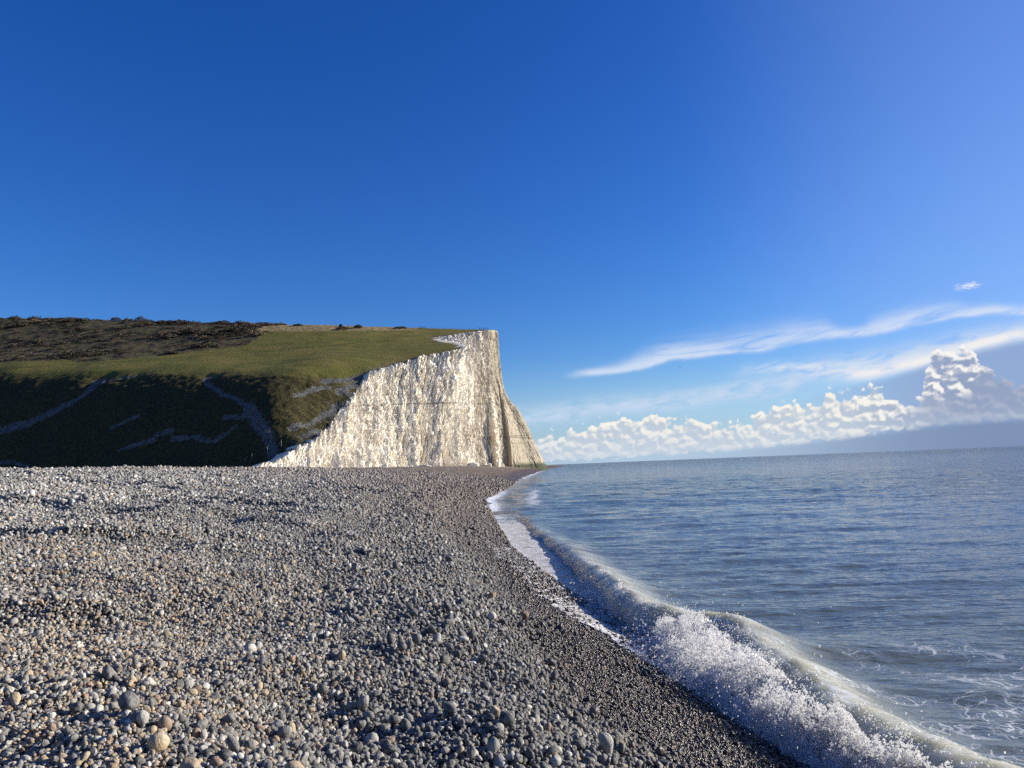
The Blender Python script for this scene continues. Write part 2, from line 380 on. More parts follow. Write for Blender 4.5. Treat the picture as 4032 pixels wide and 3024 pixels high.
def build_sea():
    az = np.radians(np.concatenate([np.linspace(-14, 46, 520), np.linspace(46.5, 120, 60)]))
    rr = [2.2]
    while rr[-1] < 26: rr.append(rr[-1]*1.0058)
    while rr[-1] < 120: rr.append(rr[-1]*1.010)
    while rr[-1] < 16000: rr.append(rr[-1]*1.04)
    rr = np.array(rr)
    A, R = np.meshgrid(az, rr, indexing='ij')
    x, y = R*np.sin(A), R*np.cos(A)
    z, n, h, prof = sea_z(x, y)
    # the crest leans towards the shore
    x = x - np.where(np.abs(n) < 2, .18*h*prof**2, 0)
    d = x - xs(y)
    murk = np.clip(1.15*np.exp(-np.abs(n+.22)**2/.42)*sstep(h, .05, .3)*(prof > .12) + .35*np.exp(-np.clip(d, 0, 99)/1.6)*sstep(y, 2, 60) + .10*np.exp(-np.clip(d-1, 0, 99)/3.0), 0, 1)
    murk = np.maximum(murk, .05*np.exp(-np.clip(d, 0, 999)/25))
    # foam: behind the crest near the camera, in the trough, and along the far waterline
    fb = .95*np.exp(-((n-2.2)/1.6)**2)*sstep(-y, -14, -6) + .75*np.exp(-((n-4.2)/2.2)**2)*sstep(-y, -11, -6.0)*1.0
    fb = fb*sstep(fbm(x/1.1, y/.8+2, o=3), -.25, .2)*.40
    fb += .34*np.exp(-((n-5.5)/2.5)**2)*sstep(-y, -12.5, -8.)*sstep(fbm(x/1.6, y/.9+7, o=3), -.2, .25)
    fb += .30*np.exp(-((n-.25)/.25)**2)*sstep(-y, -17, -11)*sstep(fbm(x/.3, y/.3, o=2), -.1, .3)
    fb += sstep(-n, .25, .5)*sstep(y, 6, 12)*sstep(-y, -50, -34)*.42*(n > -5)
    edge = np.exp(-((d-.1)/(.8+y*.006))**2)*sstep(y, 34, 46)
    fb += edge*(.95+.5*fbm(x/3, y/9., o=3))*np.interp(y, [30, 42, 60, 75, 95, 130, 170, 230, 300, 420], [.3, .6, 1.2, .9, .3, .2, .7, .8, .6, .2])
    fb += .55*np.exp(-((d-4-1.5*perlin(y/12, 1.))/.9)**2)*sstep(y, 44, 56)*sstep(-y, -100, -80)
    me = mesh_np('sea', np.stack([x, y, z], -1).reshape(-1, 3), grid_faces(len(az), len(rr))[:, ::-1], True,
                 {'murk': murk, 'foam': np.clip(fb, 0, 1.3), 'dist': R})
    return link('sea', me, M_water, kind='structure')
build_sea()

# ------------------------------------------------------------------ beach sheet
def beach_material():
    m, b, p, out = material('shingle_bed')
    geo = b.node('ShaderNodeNewGeometry'); P = geo.outputs['Position']
    def at(n): return b.node('ShaderNodeAttribute', attribute_name=n).outputs['Fac']
    wet, brown, far = at('wet'), at('brown'), at('far')
    v = b.node('ShaderNodeTexVoronoi', voronoi_dimensions='3D', feature='F1'); b.put(v.inputs['Vector'], P); v.inputs['Scale'].default_value = 14.
    sepc = b.node('ShaderNodeSeparateColor'); b.put(sepc.inputs[0], v.outputs['Color'])
    cst = b.ramp(sepc.outputs[0], [(0., (.10, .10, .10)), (.3, (.24, .235, .22)), (.55, (.33, .31, .28)), (.75, (.42, .34, .22)), (.88, (.5, .48, .44)), (1., (.62, .6, .56))])
    cst = b.mix(b.ss(far, 0., 1., .85, 0.), cst, (.028, .025, .022, 1))  # near bed painted almost black, as shade in the gaps between pebbles
    cst = b.mix(b.ss(b.noise(P, 1.1, 5., .75), .4, .6, 0., .6), cst, (.09, .075, .055, 1))
    v2 = b.node('ShaderNodeTexVoronoi', voronoi_dimensions='3D', feature='F1'); b.put(v2.inputs['Vector'], P); v2.inputs['Scale'].default_value = 2.2
    sc2 = b.node('ShaderNodeSeparateColor'); b.put(sc2.inputs[0], v2.outputs['Color'])
    cst = b.mix(b.mul(far, b.ss(sc2.outputs[1], .2, .8, .0, .75)), cst, b.ramp(sc2.outputs[0], [(0., (.03, .027, .024)), (.5, (.12, .105, .085)), (1., (.26, .24, .20))]))
    cst = b.mix(b.mul(brown, .8), cst, b.mix(sepc.outputs[1], (.10, .065, .04, 1), (.20, .145, .095, 1)))
    big = b.noise(P, .12, 4., .6)
    cst = b.mix(b.ss(big, .35, .7, 0., .45), cst, b.mix(.5, cst, (.12, .10, .08, 1)))
    cst = b.mix(wet, cst, b.mix(1., cst, (.36, .29, .23, 1), 'MULTIPLY'))
    b.put(p.inputs['Base Color'], cst)
    b.put(p.inputs['Roughness'], b.ss(wet, 0., 1., .85, .5))
    bm = b.node('ShaderNodeBump'); bm.inputs['Distance'].default_value = 1.; bm.inputs['Strength'].default_value = 1.
    hh = b.add(b.mul(v.outputs['Distance'], -.55), b.mul(b.noise(P, 3., 4., .6), .25))
    b.put(bm.inputs['Height'], b.mul(hh, b.ss(far, 0., 1., .06, .16)))
    b.put(p.inputs['Normal'], bm.outputs[0])
    return m
def warm_zone(x, y):
    """where the small orange flints lie"""
    w_ = sstep(-x/np.maximum(y, 1), .02, .62)*sstep(-np.hypot(x, y), -22, -5)
    return np.clip(w_*1.1 + .25*fbm(x/2., y/2.+8, o=2), 0, 1)
def wet_zone(x, y):
    d = xs(y)-x
    lim = np.interp(y, [0, 4, 8, 11, 17, 26, 45, 64, 120, 300], [2.3, 2.2, 2.1, 1.9, 1.6, 1.6, 2.2, 3.2, 4.2, 5])
    sf = .3+.012*y
    return sstep(-(d-lim)+sf*fbm(x/.8/(1+y/30), y/.8/(1+y/15), o=3), -sf, sf)
def brown_zone(x, y):
    d = xs(y)-x
    return np.clip(sstep(y, 42, 110)*(.8+.5*fbm(x/14, y/22, o=3)) + sstep(y, 24, 60)*sstep(-d, -22, -6)*.5 + sstep(y, 16, 34)*sstep(-d, -7, -3)*.6, 0, 1)
def build_beach():
    az = np.radians(np.linspace(-100, 34, 620))
    rr = [0.6]
    while rr[-1] < 55: rr.append(rr[-1]*1.028)
    while rr[-1] < 400: rr.append(rr[-1]*1.006)
    while rr[-1] < 900: rr.append(rr[-1]*1.03)
    rr = np.array(rr)
    A, R = np.meshgrid(az, rr, indexing='ij')
    x, y = R*np.sin(A), R*np.cos(A)
    z = beach_z(x, y)
    # beyond pebble instances the bed itself is lumpy
    far = sstep(R, 52, 80)
    z = z + far*(.55*fbm(x/1.2, y/3.2, o=4, rough=.72))*sstep(xs(y)-x, 1, 5) - (1-far)*.03
    me = mesh_np('beach', np.stack([x, y, z], -1).reshape(-1, 3), grid_faces(len(az), len(rr))[:, ::-1], True,
                 {'wet': wet_zone(x, y), 'brown': brown_zone(x, y), 'far': far})
    return link('beach', me, beach_material(), kind='structure')
beach = build_beach()

# ------------------------------------------------------------------ pebbles
def pebble_material():
    m, b, p, out = material('flint_pebble')
    a1 = b.node('ShaderNodeAttribute', attribute_type='INSTANCER', attribute_name='pcol')
    a2 = b.node('ShaderNodeAttribute', attribute_type='INSTANCER', attribute_name='pwet')
    t = b.node('ShaderNodeTexCoord'); O = t.outputs['Object']
    geo = b.node('ShaderNodeNewGeometry')
    n = b.noise(O, 1.6, 5., .62, .5)
    n2 = b.noise(O, 6., 3., .6)
    rim = b.noise(O, .9, 2., .5)
    c = b.mix(b.ss(n, .35, .68), a1.outputs['Color'], b.mix(.55, a1.outputs['Color'], (.36, .35, .32, 1)))
    c = b.mix(b.ss(rim, .56, .66, 0., .5), c, b.mix(.7, a1.outputs['Color'], (.06, .065, .07, 1)))
    c = b.mix(b.ss(n2, .3, .8, .0, .35), c, (.07, .07, .07, 1))
    wet = a2.outputs['Fac']
    c = b.mix(wet, c, b.mix(1., c, (.36, .29, .235, 1), 'MULTIPLY'))
    b.put(p.inputs['Base Color'], c)
    b.put(p.inputs['Roughness'], b.ss(wet, 0., 1., .78, .27))
    bm = b.node('ShaderNodeBump'); bm.inputs['Strength'].default_value = .35; bm.inputs['Distance'].default_value = .3
    b.put(bm.inputs['Height'], b.add(n2, n)); b.put(p.inputs['Normal'], bm.outputs[0])
    return m
M_peb = pebble_material()
import bmesh
def pebble_proto(i):
    bm = bmesh.new(); bmesh.ops.create_icosphere(bm, subdivisions=3 if i < 9 else 2, radius=1.)
    V = np.array([v.co[:] for v in bm.verts])
    rs = np.random.default_rng(100+i)
    off = rs.uniform(0, 50, 3)
    nodular = [.16, .2, .12, .3, .38, .18, .25, .45, .3, .2, .28, .35, .22, .4][i]
    # superellipsoid-like rounding plus noise lumps and a couple of flattened facets
    n = fbm(V[:, 0]*.9+off[0], V[:, 1]*.9+off[1], V[:, 2]*.9+off[2], o=3)
    V = V*(1+nodular*1.5*n)[:, None]
    for k in range(rs.integers(1, 5)):
        a = rs.normal(size=3); a /= np.linalg.norm(a); lim = rs.uniform(.62, .85)
        e = V@a; V = V - np.outer(np.clip(e-lim, 0, None)*.82, a)
    V = V*np.array([1.0, rs.uniform(.68, .85), rs.uniform(.48, .66)])
    V -= V.mean(0)
    V /= np.abs(V[:, 0]).max()
    for v, c in zip(bm.verts, V): v.co = c
    me = bpy.data.meshes.new('pebble_shape'); bm.to_mesh(me); bm.free()
    me.polygons.foreach_set('use_smooth', np.ones(len(me.polygons), bool)); me.materials.append(M_peb)
    return me
PROT = [pebble_proto(i) for i in range(14)]

def scatter_ring(r0, r1, a0, a1, dia, cover, seed):
    rs = np.random.default_rng(seed)
    area = .5*math.radians(a1-a0)*(r1*r1-r0*r0)
    n = int(area*cover/(.62*dia*dia))
    r = np.sqrt(rs.uniform(r0*r0, r1*r1, n)); a = np.radians(rs.uniform(a0, a1, n))
    return r*np.sin(a), r*np.cos(a)
def make_pebbles():
    XX, YY, DD, LZ = [], [], [], []
    def addp(x, y, dia, sig, lift, seed, prob=None):
        rs = np.random.default_rng(seed)
        d = xs(y)-x
        k = (d > -.3)
        if prob is not None: k &= rs.uniform(size=len(x)) < prob(x, y)
        x, y = x[k], y[k]
        s = dia*np.exp(rs.normal(0, sig, len(x)))
        XX.append(x); YY.append(y); DD.append(s); LZ.append(np.full(len(x), lift)*s)
    # coarse grey cobbles: lower centre and along the berm, small flints elsewhere
    def coarse(x, y):
        d = xs(y)-x; rr = np.hypot(x, y)
        band = np.exp(-((d-3.2)/1.2)**2)
        low = sstep(-rr, -7, -4)*sstep(x/np.maximum(y, .1), -.5, -.15)
        return np.clip(.95*band + .8*low + .12, 0, 1)*sstep(d, 1.5, 2.3)
    def fine_(x, y): return np.clip(1.15-coarse(x, y)*.75, 0, 1)
    s = 1
    for (r0, r1, dm) in ((2.6, 9, .0275), (9, 15, .033), (15, 26, .048), (26, 44, .075), (44, 75, .115)):
        x, y = scatter_ring(r0, r1, -47, 28, dm, 1.35 if r1 < 16 else 1.3, s); addp(x, y, dm, .28, .12, s+50, fine_); s += 1
        x, y = scatter_ring(r0, r1, -47, 28, dm*1.65, .62, s); addp(x, y, dm*1.65, .22, .22, s+50, lambda x, y: np.clip(coarse(x, y)*1.25+.18, 0, 1)); s += 1
    x, y = scatter_ring(75, 125, -36, 4, .22, 1.1, 91); addp(x, y, .20, .3, .05, 92, lambda x, y: 0*x+1.)
    x, y = scatter_ring(2.6, 26, -47, 28, .085, .11, 77); addp(x, y, .085, .22, .26, 78, coarse)
    x, y = scatter_ring(2.6, 26, -47, 28, .105, .004, 79); addp(x, y, .100, .18, .28, 80, coarse)
    x, y, s_, lz = map(np.concatenate, (XX, YY, DD, LZ))
    n = len(x); rs = np.random.default_rng(5)
    z = beach_z(x, y) + lz + rs.uniform(-.6, .9, n)*s_*.5 - .012
    wet = wet_zone(x, y)*(1-.45*sstep(y, 14, 34)); warm = warm_zone(x, y)
    u = rs.uniform(size=n) ; v = rs.normal(0, 1, n)
    dmp = 1-.38*np.exp(-((xs(y)-x-2.6)/2.4)**2)
    lt = dmp*(.118+.10*sstep(xs(y)-x, 5, 15))
    grey = np.stack([lt, lt*.965, lt*.87], 1)*np.clip(np.exp(.68*v), .2, 4.5)[:, None]
    pal = grey.copy()
    def put(mask, c): pal[mask] = np.array(c)*(np.clip(1+.25*v[mask], .5, 1.7))[:, None]
    t = rs.uniform(size=n)
    wb = .04+.34*warm
    put(t < wb, (.34, .25, .135))
    put(t < wb*.35, (.24, .135, .06))
    put((t > .90-.10*warm), (.42, .40, .35))
    put((t > .84-.08*warm) & (t < .88-.08*warm), (.09, .09, .095))
    br = brown_zone(x, y)[:, None]*.7
    pal = pal*(1-br) + br*np.array([.20, .14, .095])*(.6+.8*u[:, None])
    rot = np.stack([rs.normal(0, .7, n), rs.normal(0, .7, n), rs.uniform(0, 6.283, n)], 1)
    sh = np.stack([rs.uniform(.9, 1.25, n), rs.uniform(.85, 1.15, n), rs.uniform(1.0, 1.5, n)], 1)*s_[:, None]*.5
    idx = rs.integers(0, 14, n)
    dist = np.hypot(np.hypot(x, y), 1.5)
    vis = (y > 3.7) & (x/y > -.71) & (x/y < .7)
    app = np.where(vis, s_/dist, 0)
    order = np.argsort(-app); top = order[:300]; rest = order[300:]
    for k in top:
        o = bpy.data.objects.new('pebble', PROT[idx[k]]); C.objects.link(o); o.parent = beach
        o.location = (x[k], y[k], z[k]); o.rotation_euler = rot[k]; o.scale = sh[k]
        o['pcol'] = [float(q) for q in pal[k]]; o['pwet'] = float(wet[k])
    pr = bpy.data.collections.new('pebble_shapes')
    for i, me in enumerate(PROT):
        pr.objects.link(bpy.data.objects.new('shape_%02d' % i, me))
    me = bpy.data.meshes.new('pebbles'); m = len(rest); me.vertices.add(m)
    me.vertices.foreach_set('co', np.stack([x, y, z], 1)[rest].astype(np.float32).ravel())
    def av(nm, typ, key, dat):
        a = me.attributes.new(nm, typ, 'POINT'); a.data.foreach_set(key, dat.ravel())
    av('prot', 'FLOAT_VECTOR', 'vector', rot[rest].astype(np.float32)); av('pscl', 'FLOAT_VECTOR', 'vector', sh[rest].astype(np.float32))
    av('pidx', 'INT', 'value', idx[rest].astype(np.int32)); av('pwet', 'FLOAT', 'value', wet[rest].astype(np.float32))
    av('pcol', 'FLOAT_VECTOR', 'vector', pal[rest].astype(np.float32))
    o = link('pebbles', me, M_peb, parent=beach, kind='stuff')
    instancer(o, pr)
    print('pebbles', n)
def instancer(o, coll, pick=True):
    g = bpy.data.node_groups.new('scatter', 'GeometryNodeTree')
    g.interface.new_socket('Geometry', in_out='INPUT', socket_type='NodeSocketGeometry')
    g.interface.new_socket('Geometry', in_out='OUTPUT', socket_type='NodeSocketGeometry')
    N, L = g.nodes, g.links
    gi = N.new('NodeGroupInput'); go = N.new('NodeGroupOutput')
    m2p = N.new('GeometryNodeMeshToPoints'); iop = N.new('GeometryNodeInstanceOnPoints'); ci = N.new('GeometryNodeCollectionInfo')
    ci.inputs['Collection'].default_value = coll; ci.inputs['Separate Children'].default_value = True; ci.inputs['Reset Children'].default_value = True
    iop.inputs['Pick Instance'].default_value = True
    L.new(gi.outputs[0], m2p.inputs[0]); L.new(m2p.outputs[0], iop.inputs['Points']); L.new(ci.outputs[0], iop.inputs['Instance'])
    for nm, ty, so in (('prot', 'FLOAT_VECTOR', 'Rotation'), ('pscl', 'FLOAT_VECTOR', 'Scale'), ('pidx', 'INT', 'Instance Index')):
        a = N.new('GeometryNodeInputNamedAttribute'); a.data_type = ty; a.inputs[0].default_value = nm
        if so == 'Rotation':
            e = N.new('FunctionNodeEulerToRotation'); L.new(a.outputs[0], e.inputs[0]); L.new(e.outputs[0], iop.inputs[so])
        else: L.new(a.outputs[0], iop.inputs[so])
    L.new(iop.outputs[0], go.inputs[0])
    md = o.modifiers.new('scatter', 'NODES'); md.node_group = g
make_pebbles()

# ------------------------------------------------------------------ foam and spray of the breaker
def foam_material(drops):
    m, b, p, out = material('spray_water' if drops else 'white_foam')
    geo = b.node('ShaderNodeNewGeometry')
    n = b.noise(geo.outputs['Position'], 9., 4., .6)
    b.put(p.inputs['Base Color'], b.mix(b.ss(n, .3, .7), (.94, .935, .92, 1), (.98, .975, .96, 1)))
    p.inputs['Roughness'].default_value = .4
    p.inputs['Subsurface Weight'].default_value = (0. if drops else 1.); p.inputs['Subsurface Radius'].default_value = (.6, .6, .56); p.inputs['Subsurface Scale'].default_value = 1.
    bm = b.node('ShaderNodeBump'); bm.inputs['Distance'].default_value = .05
    b.put(bm.inputs['Height'], b.noise(geo.outputs['Position'], 40., 4., .7)); b.put(p.inputs['Normal'], bm.outputs[0])
    if not drops: return m
    tl = b.node('ShaderNodeBsdfTranslucent'); tl.inputs[0].default_value = (.97, .97, .96, 1)
    mx = b.node('ShaderNodeMixShader'); mx.inputs[0].default_value = .55
    b.put(mx.inputs[1], p.outputs[0]); b.put(mx.inputs[2], tl.outputs[0])
    tr = b.node('ShaderNodeBsdfTransparent'); m2 = b.node('ShaderNodeMixShader'); m2.inputs[0].default_value = .42
    b.put(m2.inputs[1], mx.outputs[0]); b.put(m2.inputs[2], tr.outputs[0]); m.node_tree.links.new(m2.outputs[0], out.inputs[0])
    return m
M_foam = foam_material(False); M_drop = foam_material(True)
FR = [(4.9, -1), (4.0, 2.2), (3.2, 4.5), (2.76, 6.2), (2.57, 7.1), (2.34, 8.1), (2.12, 9.1), (2.0, 10.0), (2.05, 11.2), (2.2, 12.2), (2.4, 12.7)]
def foam_front(y): return np.interp(y, [f[1] for f in FR], [f[0] for f in FR]) + .2*fbm(y/.55, 2.5, o=4, rough=.65)
def foam_env(y, t):
    """bulk foam top: t = 0 at the front edge, 1 at the crest"""
    y_ = np.asarray(y)
    xf, xc = foam_front(y_)-.06, crest_x(y_)-.24
    x = xf+(xc-xf)*t
    g = np.maximum(beach_z(x, y_, False), .0)
    start = sstep(-y_, -12.7, -11.6)
    bulge = (1+.3*perlin(y_/.8, 6.6)+.25*perlin(y_/.5, t*2.))*(.13+.17*t)*sstep(t, -.10, .10)*(1-.5*sstep(t, .88, 1.08))
    return x, g + start*bulge - .03
def build_foam():
    ys = np.arange(2.5, 12.75, .014); ts = np.linspace(-.12, 1.15, 130)
    Y, T = np.meshgrid(ys, ts, indexing='ij')
    x, z = foam_env(Y, T)
    x = x + .06*fbm(x/.2, Y/.2, z/.2, o=2)
    bl = 1-np.abs(fbm(x/.22, Y/.22, 1.3, o=2))*2
    z2 = z + .07*bl + .09*fbm(x/.12, Y/.12, .7, o=3, rough=.6) + .075*np.abs(fbm(x/.045, Y/.045, 2.7, o=3, rough=.6))*2
    z2 = z2 - .25*sstep(-T, -.1, .1) - .2*sstep(T, .98, 1.15)
    hole = sstep(fbm(x/.35, Y/.35, 4.2, o=3), .12, .4)*sstep(-T, -.6, -.1)
    z2 = z2 - hole*.16
    me = mesh_np('breaker_foam', np.stack([x, Y, z2], -1).reshape(-1, 3), grid_faces(len(ys), len(ts)), True)
    link('breaker_foam', me, M_foam, kind='stuff', label='white tumbling foam of the wave breaking on the shingle', cat='foam')
def build_spray():
    rs = np.random.default_rng(11)
    pr = bpy.data.collections.new('drop_shapes')
    for i in range(5):
        bm = bmesh.new(); bmesh.ops.create_icosphere(bm, subdivisions=2, radius=1.)
        V = np.array([v.co[:] for v in bm.verts]); o3 = rs.uniform(0, 20, 3)
        V *= (1+.6*fbm(V[:, 0]+o3[0], V[:, 1]+o3[1], V[:, 2]+o3[2], o=2))[:, None]
        V[:, 0] *= [1, 1.25, 1.6, 1.1, 2.1][i]
        for v, c in zip(bm.verts, V): v.co = c
        me = bpy.data.meshes.new('drop_shape'); bm.to_mesh(me); bm.free(); me.materials.append(M_drop)
        me.polygons.foreach_set('use_smooth', np.ones(len(me.polygons), bool))
        pr.objects.link(bpy.data.objects.new('drop_%d' % i, me))
    P, S = [], []
    # the airborne, aerated mass of the break
    n = 400000
    y = 12.7-rs.uniform(size=n)*9.2; t = rs.uniform(-.3, 1.02, n)
    x, z = foam_env(y, t)
    env = .30*np.sin(np.clip((t+.3)/1.32, 0, 1)**.9*math.pi)**.6*np.clip(.95+1.25*fbm(x/.38, y/.42, 2.2, o=2)+.6*fbm(x/.12, y/.12, 5.2, o=2), .12, 2.)*sstep(-y, -12.9, -11.2) + .02
    up = env*rs.uniform(size=n)**1.15
    zz = z+up
    cl = fbm(x/.13, y/.13, zz/.13, o=2); cl2 = fbm(x/.045, y/.045, zz/.045, o=1)
    k = rs.uniform(size=n) < np.clip(.52 - .8*(up/env-.35) + 2.0*cl + 1.1*cl2 - .5*sstep(-t, -.25, .3), .02, 1)*sstep(t, -.32, .05)
    x, y, zz = x[k], y[k], zz[k]
    P.append(np.stack([x, y, zz], 1)); S.append(.0036*np.exp(rs.normal(0, .5, len(x))))
    print('drops', len(x))
    # flying drops
    n = 9000
    y = 12.8-rs.uniform(size=n)*10.5; t = rs.uniform(-.5, 1.2, n); x, z = foam_env(y, t)
    P.append(np.stack([x+rs.normal(0, .1, n), y, z+rs.exponential(.14, n)+.03], 1)); S.append(.0034*np.exp(rs.normal(0, .4, n)))
    # glittering lip of the crest
    n = 3500
    y = 15.0-rs.uniform(size=n)**.9*12.5; x = crest_x(y) + rs.normal(-.12, .13, n)
    cl = fbm(x/.14, y/.22, 5., o=2); k = cl > .02; x, y = x[k], y[k]
    zz, nn, hh, pf = sea_z(x, y); x2 = x-.18*hh*pf**2
    P.append(np.stack([x2, y, zz+rs.exponential(.012, len(x))], 1)); S.append(.0038*np.exp(rs.normal(0, .4, len(x))))
    # the second small break further along
    n = 45000
    y = 18.6-rs.uniform(size=n)*5.2; dn = -rs.gamma(2., .13, n)
    x = crest_x(y)+dn+.02
    act = .10 + 1.2*np.exp(-((y-15.7)/1.25)**2)*(1+.8*fbm(y/.6, 3.9, o=2))
    k = rs.uniform(size=n) < np.clip(act*np.exp(dn*1.2)*1.1, 0, 1)*np.clip(.55+1.7*fbm(x/.2, y/.2, 1.9, o=2), 0, 1)
    x, y, dn = x[k], y[k], dn[k]
    base = np.maximum(beach_z(x, y, False), 0)+.0
    zz = base + wave_h(y)*.95*np.exp(dn/.45)*rs.uniform(.3, 1.12, len(x)) + rs.exponential(.02, len(x))
    P.append(np.stack([x, y, zz], 1)); S.append(.0065*np.exp(rs.normal(0, .45, len(x))))
    P = np.concatenate(P); S = np.concatenate(S); n = len(P)
    me = bpy.data.meshes.new('spray'); me.vertices.add(n); me.vertices.foreach_set('co', P.astype(np.float32).ravel())
    def av(nm, typ, key, dat):
        a = me.attributes.new(nm, typ, 'POINT'); a.data.foreach_set(key, dat.ravel())
    av('prot', 'FLOAT_VECTOR', 'vector', rs.uniform(0, 6.28, (n, 3)).astype(np.float32))
    av('pscl', 'FLOAT_VECTOR', 'vector', np.repeat(S[:, None], 3, 1).astype(np.float32))
    av('pidx', 'INT', 'value', rs.integers(0, 5, n).astype(np.int32))
    o = link('spray', me, M_foam, kind='stuff', label='droplets and flecks of spray thrown up along the breaking wave', cat='spray')
    instancer(o, pr)
build_foam(); build_spray()

# thin swash running back over the shingle
def swash_material():
    m, b, p, out = material('swash_film')
    geo = b.node('ShaderNodeNewGeometry'); P = geo.outputs['Position']
    ed = b.node('ShaderNodeAttribute', attribute_name='edge').outputs['Fac']
    P2 = b.scale3(P, (1., .8, 1.))
    e1 = b.voro(P2, 13., 0., .5, 'DISTANCE_TO_EDGE')
    e2 = b.voro(P2, 34., 0., .5, 'DISTANCE_TO_EDGE')
    pt = b.noise(P, 2.2, 5., .6)
    k = b.math('ADD', ed, b.mul(b.sub(pt, .5), 1.7), clamp=True)
    f = b.math('MAXIMUM', b.ss(b.sub(b.mul(k, .16), e1), -.02, .04), b.ss(b.sub(b.mul(k, .15), e2), -.03, .04))
    f = b.mul(f, b.ss(ed, .0, .25))
    b.put(p.inputs['Base Color'], b.mix(f, (.05, .05, .05, 1), (.72, .70, .70, 1)))
    b.put(p.inputs['Roughness'], b.ss(f, 0., 1., .06, .6)); p.inputs['IOR'].default_value = 1.33
    bm = b.node('ShaderNodeBump'); bm.inputs['Distance'].default_value = .04
    b.put(bm.inputs['Height'], b.add(b.noise(P, 14., 4., .6), b.mul(f, .3))); b.put(p.inputs['Normal'], bm.outputs[0])
    tr = b.node('ShaderNodeBsdfTransparent'); mx = b.node('ShaderNodeMixShader')
    fr = b.node('ShaderNodeFresnel'); fr.inputs[0].default_value = 1.33; b.put(fr.inputs['Normal'], bm.outputs[0])
    b.put(mx.inputs[0], b.math('MAXIMUM', b.mul(f, .85), b.math('MULTIPLY', fr.outputs[0], .9))); b.put(mx.inputs[1], tr.outputs[0]); b.put(mx.inputs[2], p.outputs[0])
    m.node_tree.links.new(mx.outputs[0], out.inputs[0])
    return m
def build_swash():
    ys = np.arange(3., 48, .06); ts = np.linspace(0, 1, 70)
    Y, T = np.meshgrid(ys, ts, indexing='ij')
    up = np.interp(ys, [3, 6, 9, 12, 14, 18, 24, 30, 48], [-.15, -.1, .15, .7, .8, .75, .7, .8, 1.0])*(1+.9*fbm(ys/1.2, 4.4, o=4, rough=.65))
    x0 = (xs(ys)-up)[:, None]; x1 = (np.interp(ys, CRy, CRx)-.1)[:, None]
    x = x0+(x1-x0)*T
    z = np.maximum(beach_z(x, Y)+.020+.012*fbm(x/.25, Y/.25, o=2), -.03+.015*fbm(x/.4, Y/.3, o=2)) + .004
    z[:, 0] -= .05
    ed = ((1-T)**.7*.30+.36+.22*fbm(x/.5, Y/.5, o=2))*sstep(-Y, -46, -38)
    me = mesh_np('swash', np.stack([x, Y, z], -1).reshape(-1, 3), grid_faces(len(ys), len(ts)), True, {'edge': ed})
    link('swash', me, swash_material(), kind='stuff', label='thin lace of bubbly backwash draining over wet shingle', cat='backwash')
build_swash()

# ------------------------------------------------------------------ chalk cliff
# columns: five (px, py, depth) points from foot to top
COL = [
 [(985, 1858, 246), (990, 1853, 247), (994, 1848, 247), (998, 1843, 248), (1002, 1838, 248)],
 [(1080, 1856, 254), (1085, 1845, 255), (1088, 1833, 256), (1092, 1820, 257), (1098, 1806, 258)],
 [(1150, 1856, 262), (1158, 1828, 264), (1166, 1802, 266), (1174, 1776, 268), (1186, 1756, 270)],
 [(1215, 1856, 268), (1225, 1815, 271), (1230, 1790, 274), (1236, 1755, 277), (1242, 1722, 280)],
 [(1262, 1856, 274), (1270, 1810, 277), (1279, 1765, 280), (1288, 1720, 284), (1296, 1672, 288)],
 [(1312, 1856, 281), (1322, 1790, 285), (1332, 1725, 289), (1341, 1660, 293), (1350, 1598, 297)],
 [(1362, 1856, 287), (1374, 1775, 292), (1384, 1695, 297), (1394, 1615, 302), (1402, 1538, 307)],
 [(1420, 1856, 295), (1428, 1755, 300), (1436, 1660, 305), (1440, 1565, 310), (1446, 1470, 315)],
 [(1520, 1856, 307), (1526, 1745, 312), (1534, 1640, 317), (1540, 1540, 322), (1546, 1437, 327)],
 [(1630, 1854, 320), (1636, 1740, 324), (1646, 1625, 328), (1656, 1510, 332), (1668, 1400, 336)],
 [(1735, 1850, 333), (1745, 1730, 336), (1762, 1610, 340), (1790, 1490, 345), (1832, 1368, 350)],
 [(1790, 1848, 342), (1800, 1728, 347), (1812, 1610, 354), (1826, 1480, 364), (1795, 1346, 378)],
 [(1832, 1846, 350), (1838, 1728, 356), (1844, 1600, 364), (1842, 1460, 380), (1700, 1330, 400)],
 [(1852, 1846, 360), (1853, 1740, 366), (1852, 1600, 374), (1846, 1460, 384), (1790, 1318, 408)],
 [(1858, 1840, 370), (1858, 1730, 375), (1857, 1590, 382), (1853, 1450, 392), (1828, 1311, 412)],
 [(1930, 1838, 380), (1925, 1710, 385), (1912, 1560, 392), (1893, 1450, 401), (1882, 1305, 417)],
 [(1952, 1850, 374), (1944, 1694, 384), (1932, 1552, 394), (1909, 1457, 404), (1902, 1303, 420)],
 [(1966, 1842, 393), (1956, 1740, 400), (1946, 1600, 406), (1922, 1450, 414), (1915, 1300, 424)],
 [(2002, 1840, 401), (1996, 1730, 407), (1973, 1590, 413), (1944, 1445, 421), (1936, 1299, 428)],
 [(2020, 1854, 397), (2008, 1735, 405), (1984, 1590, 413), (1955, 1445, 423), (1945, 1300, 431)],
 [(2095, 1858, 409), (2062, 1750, 416), (2018, 1628, 422), (1972, 1525, 427), (1953, 1301, 434)],
 [(2157, 1857, 421), (2109, 1752, 424), (2050, 1628, 428), (1983, 1527, 432), (1957, 1303, 438)],
 [(2135, 1848, 462), (2088, 1755, 460), (2030, 1632, 458), (1974, 1530, 456), (1952, 1305, 455)],
 [(1990, 1840, 640), (1985, 1760, 630), (1960, 1640, 620), (1940, 1520, 610), (1920, 1400, 600)],
]
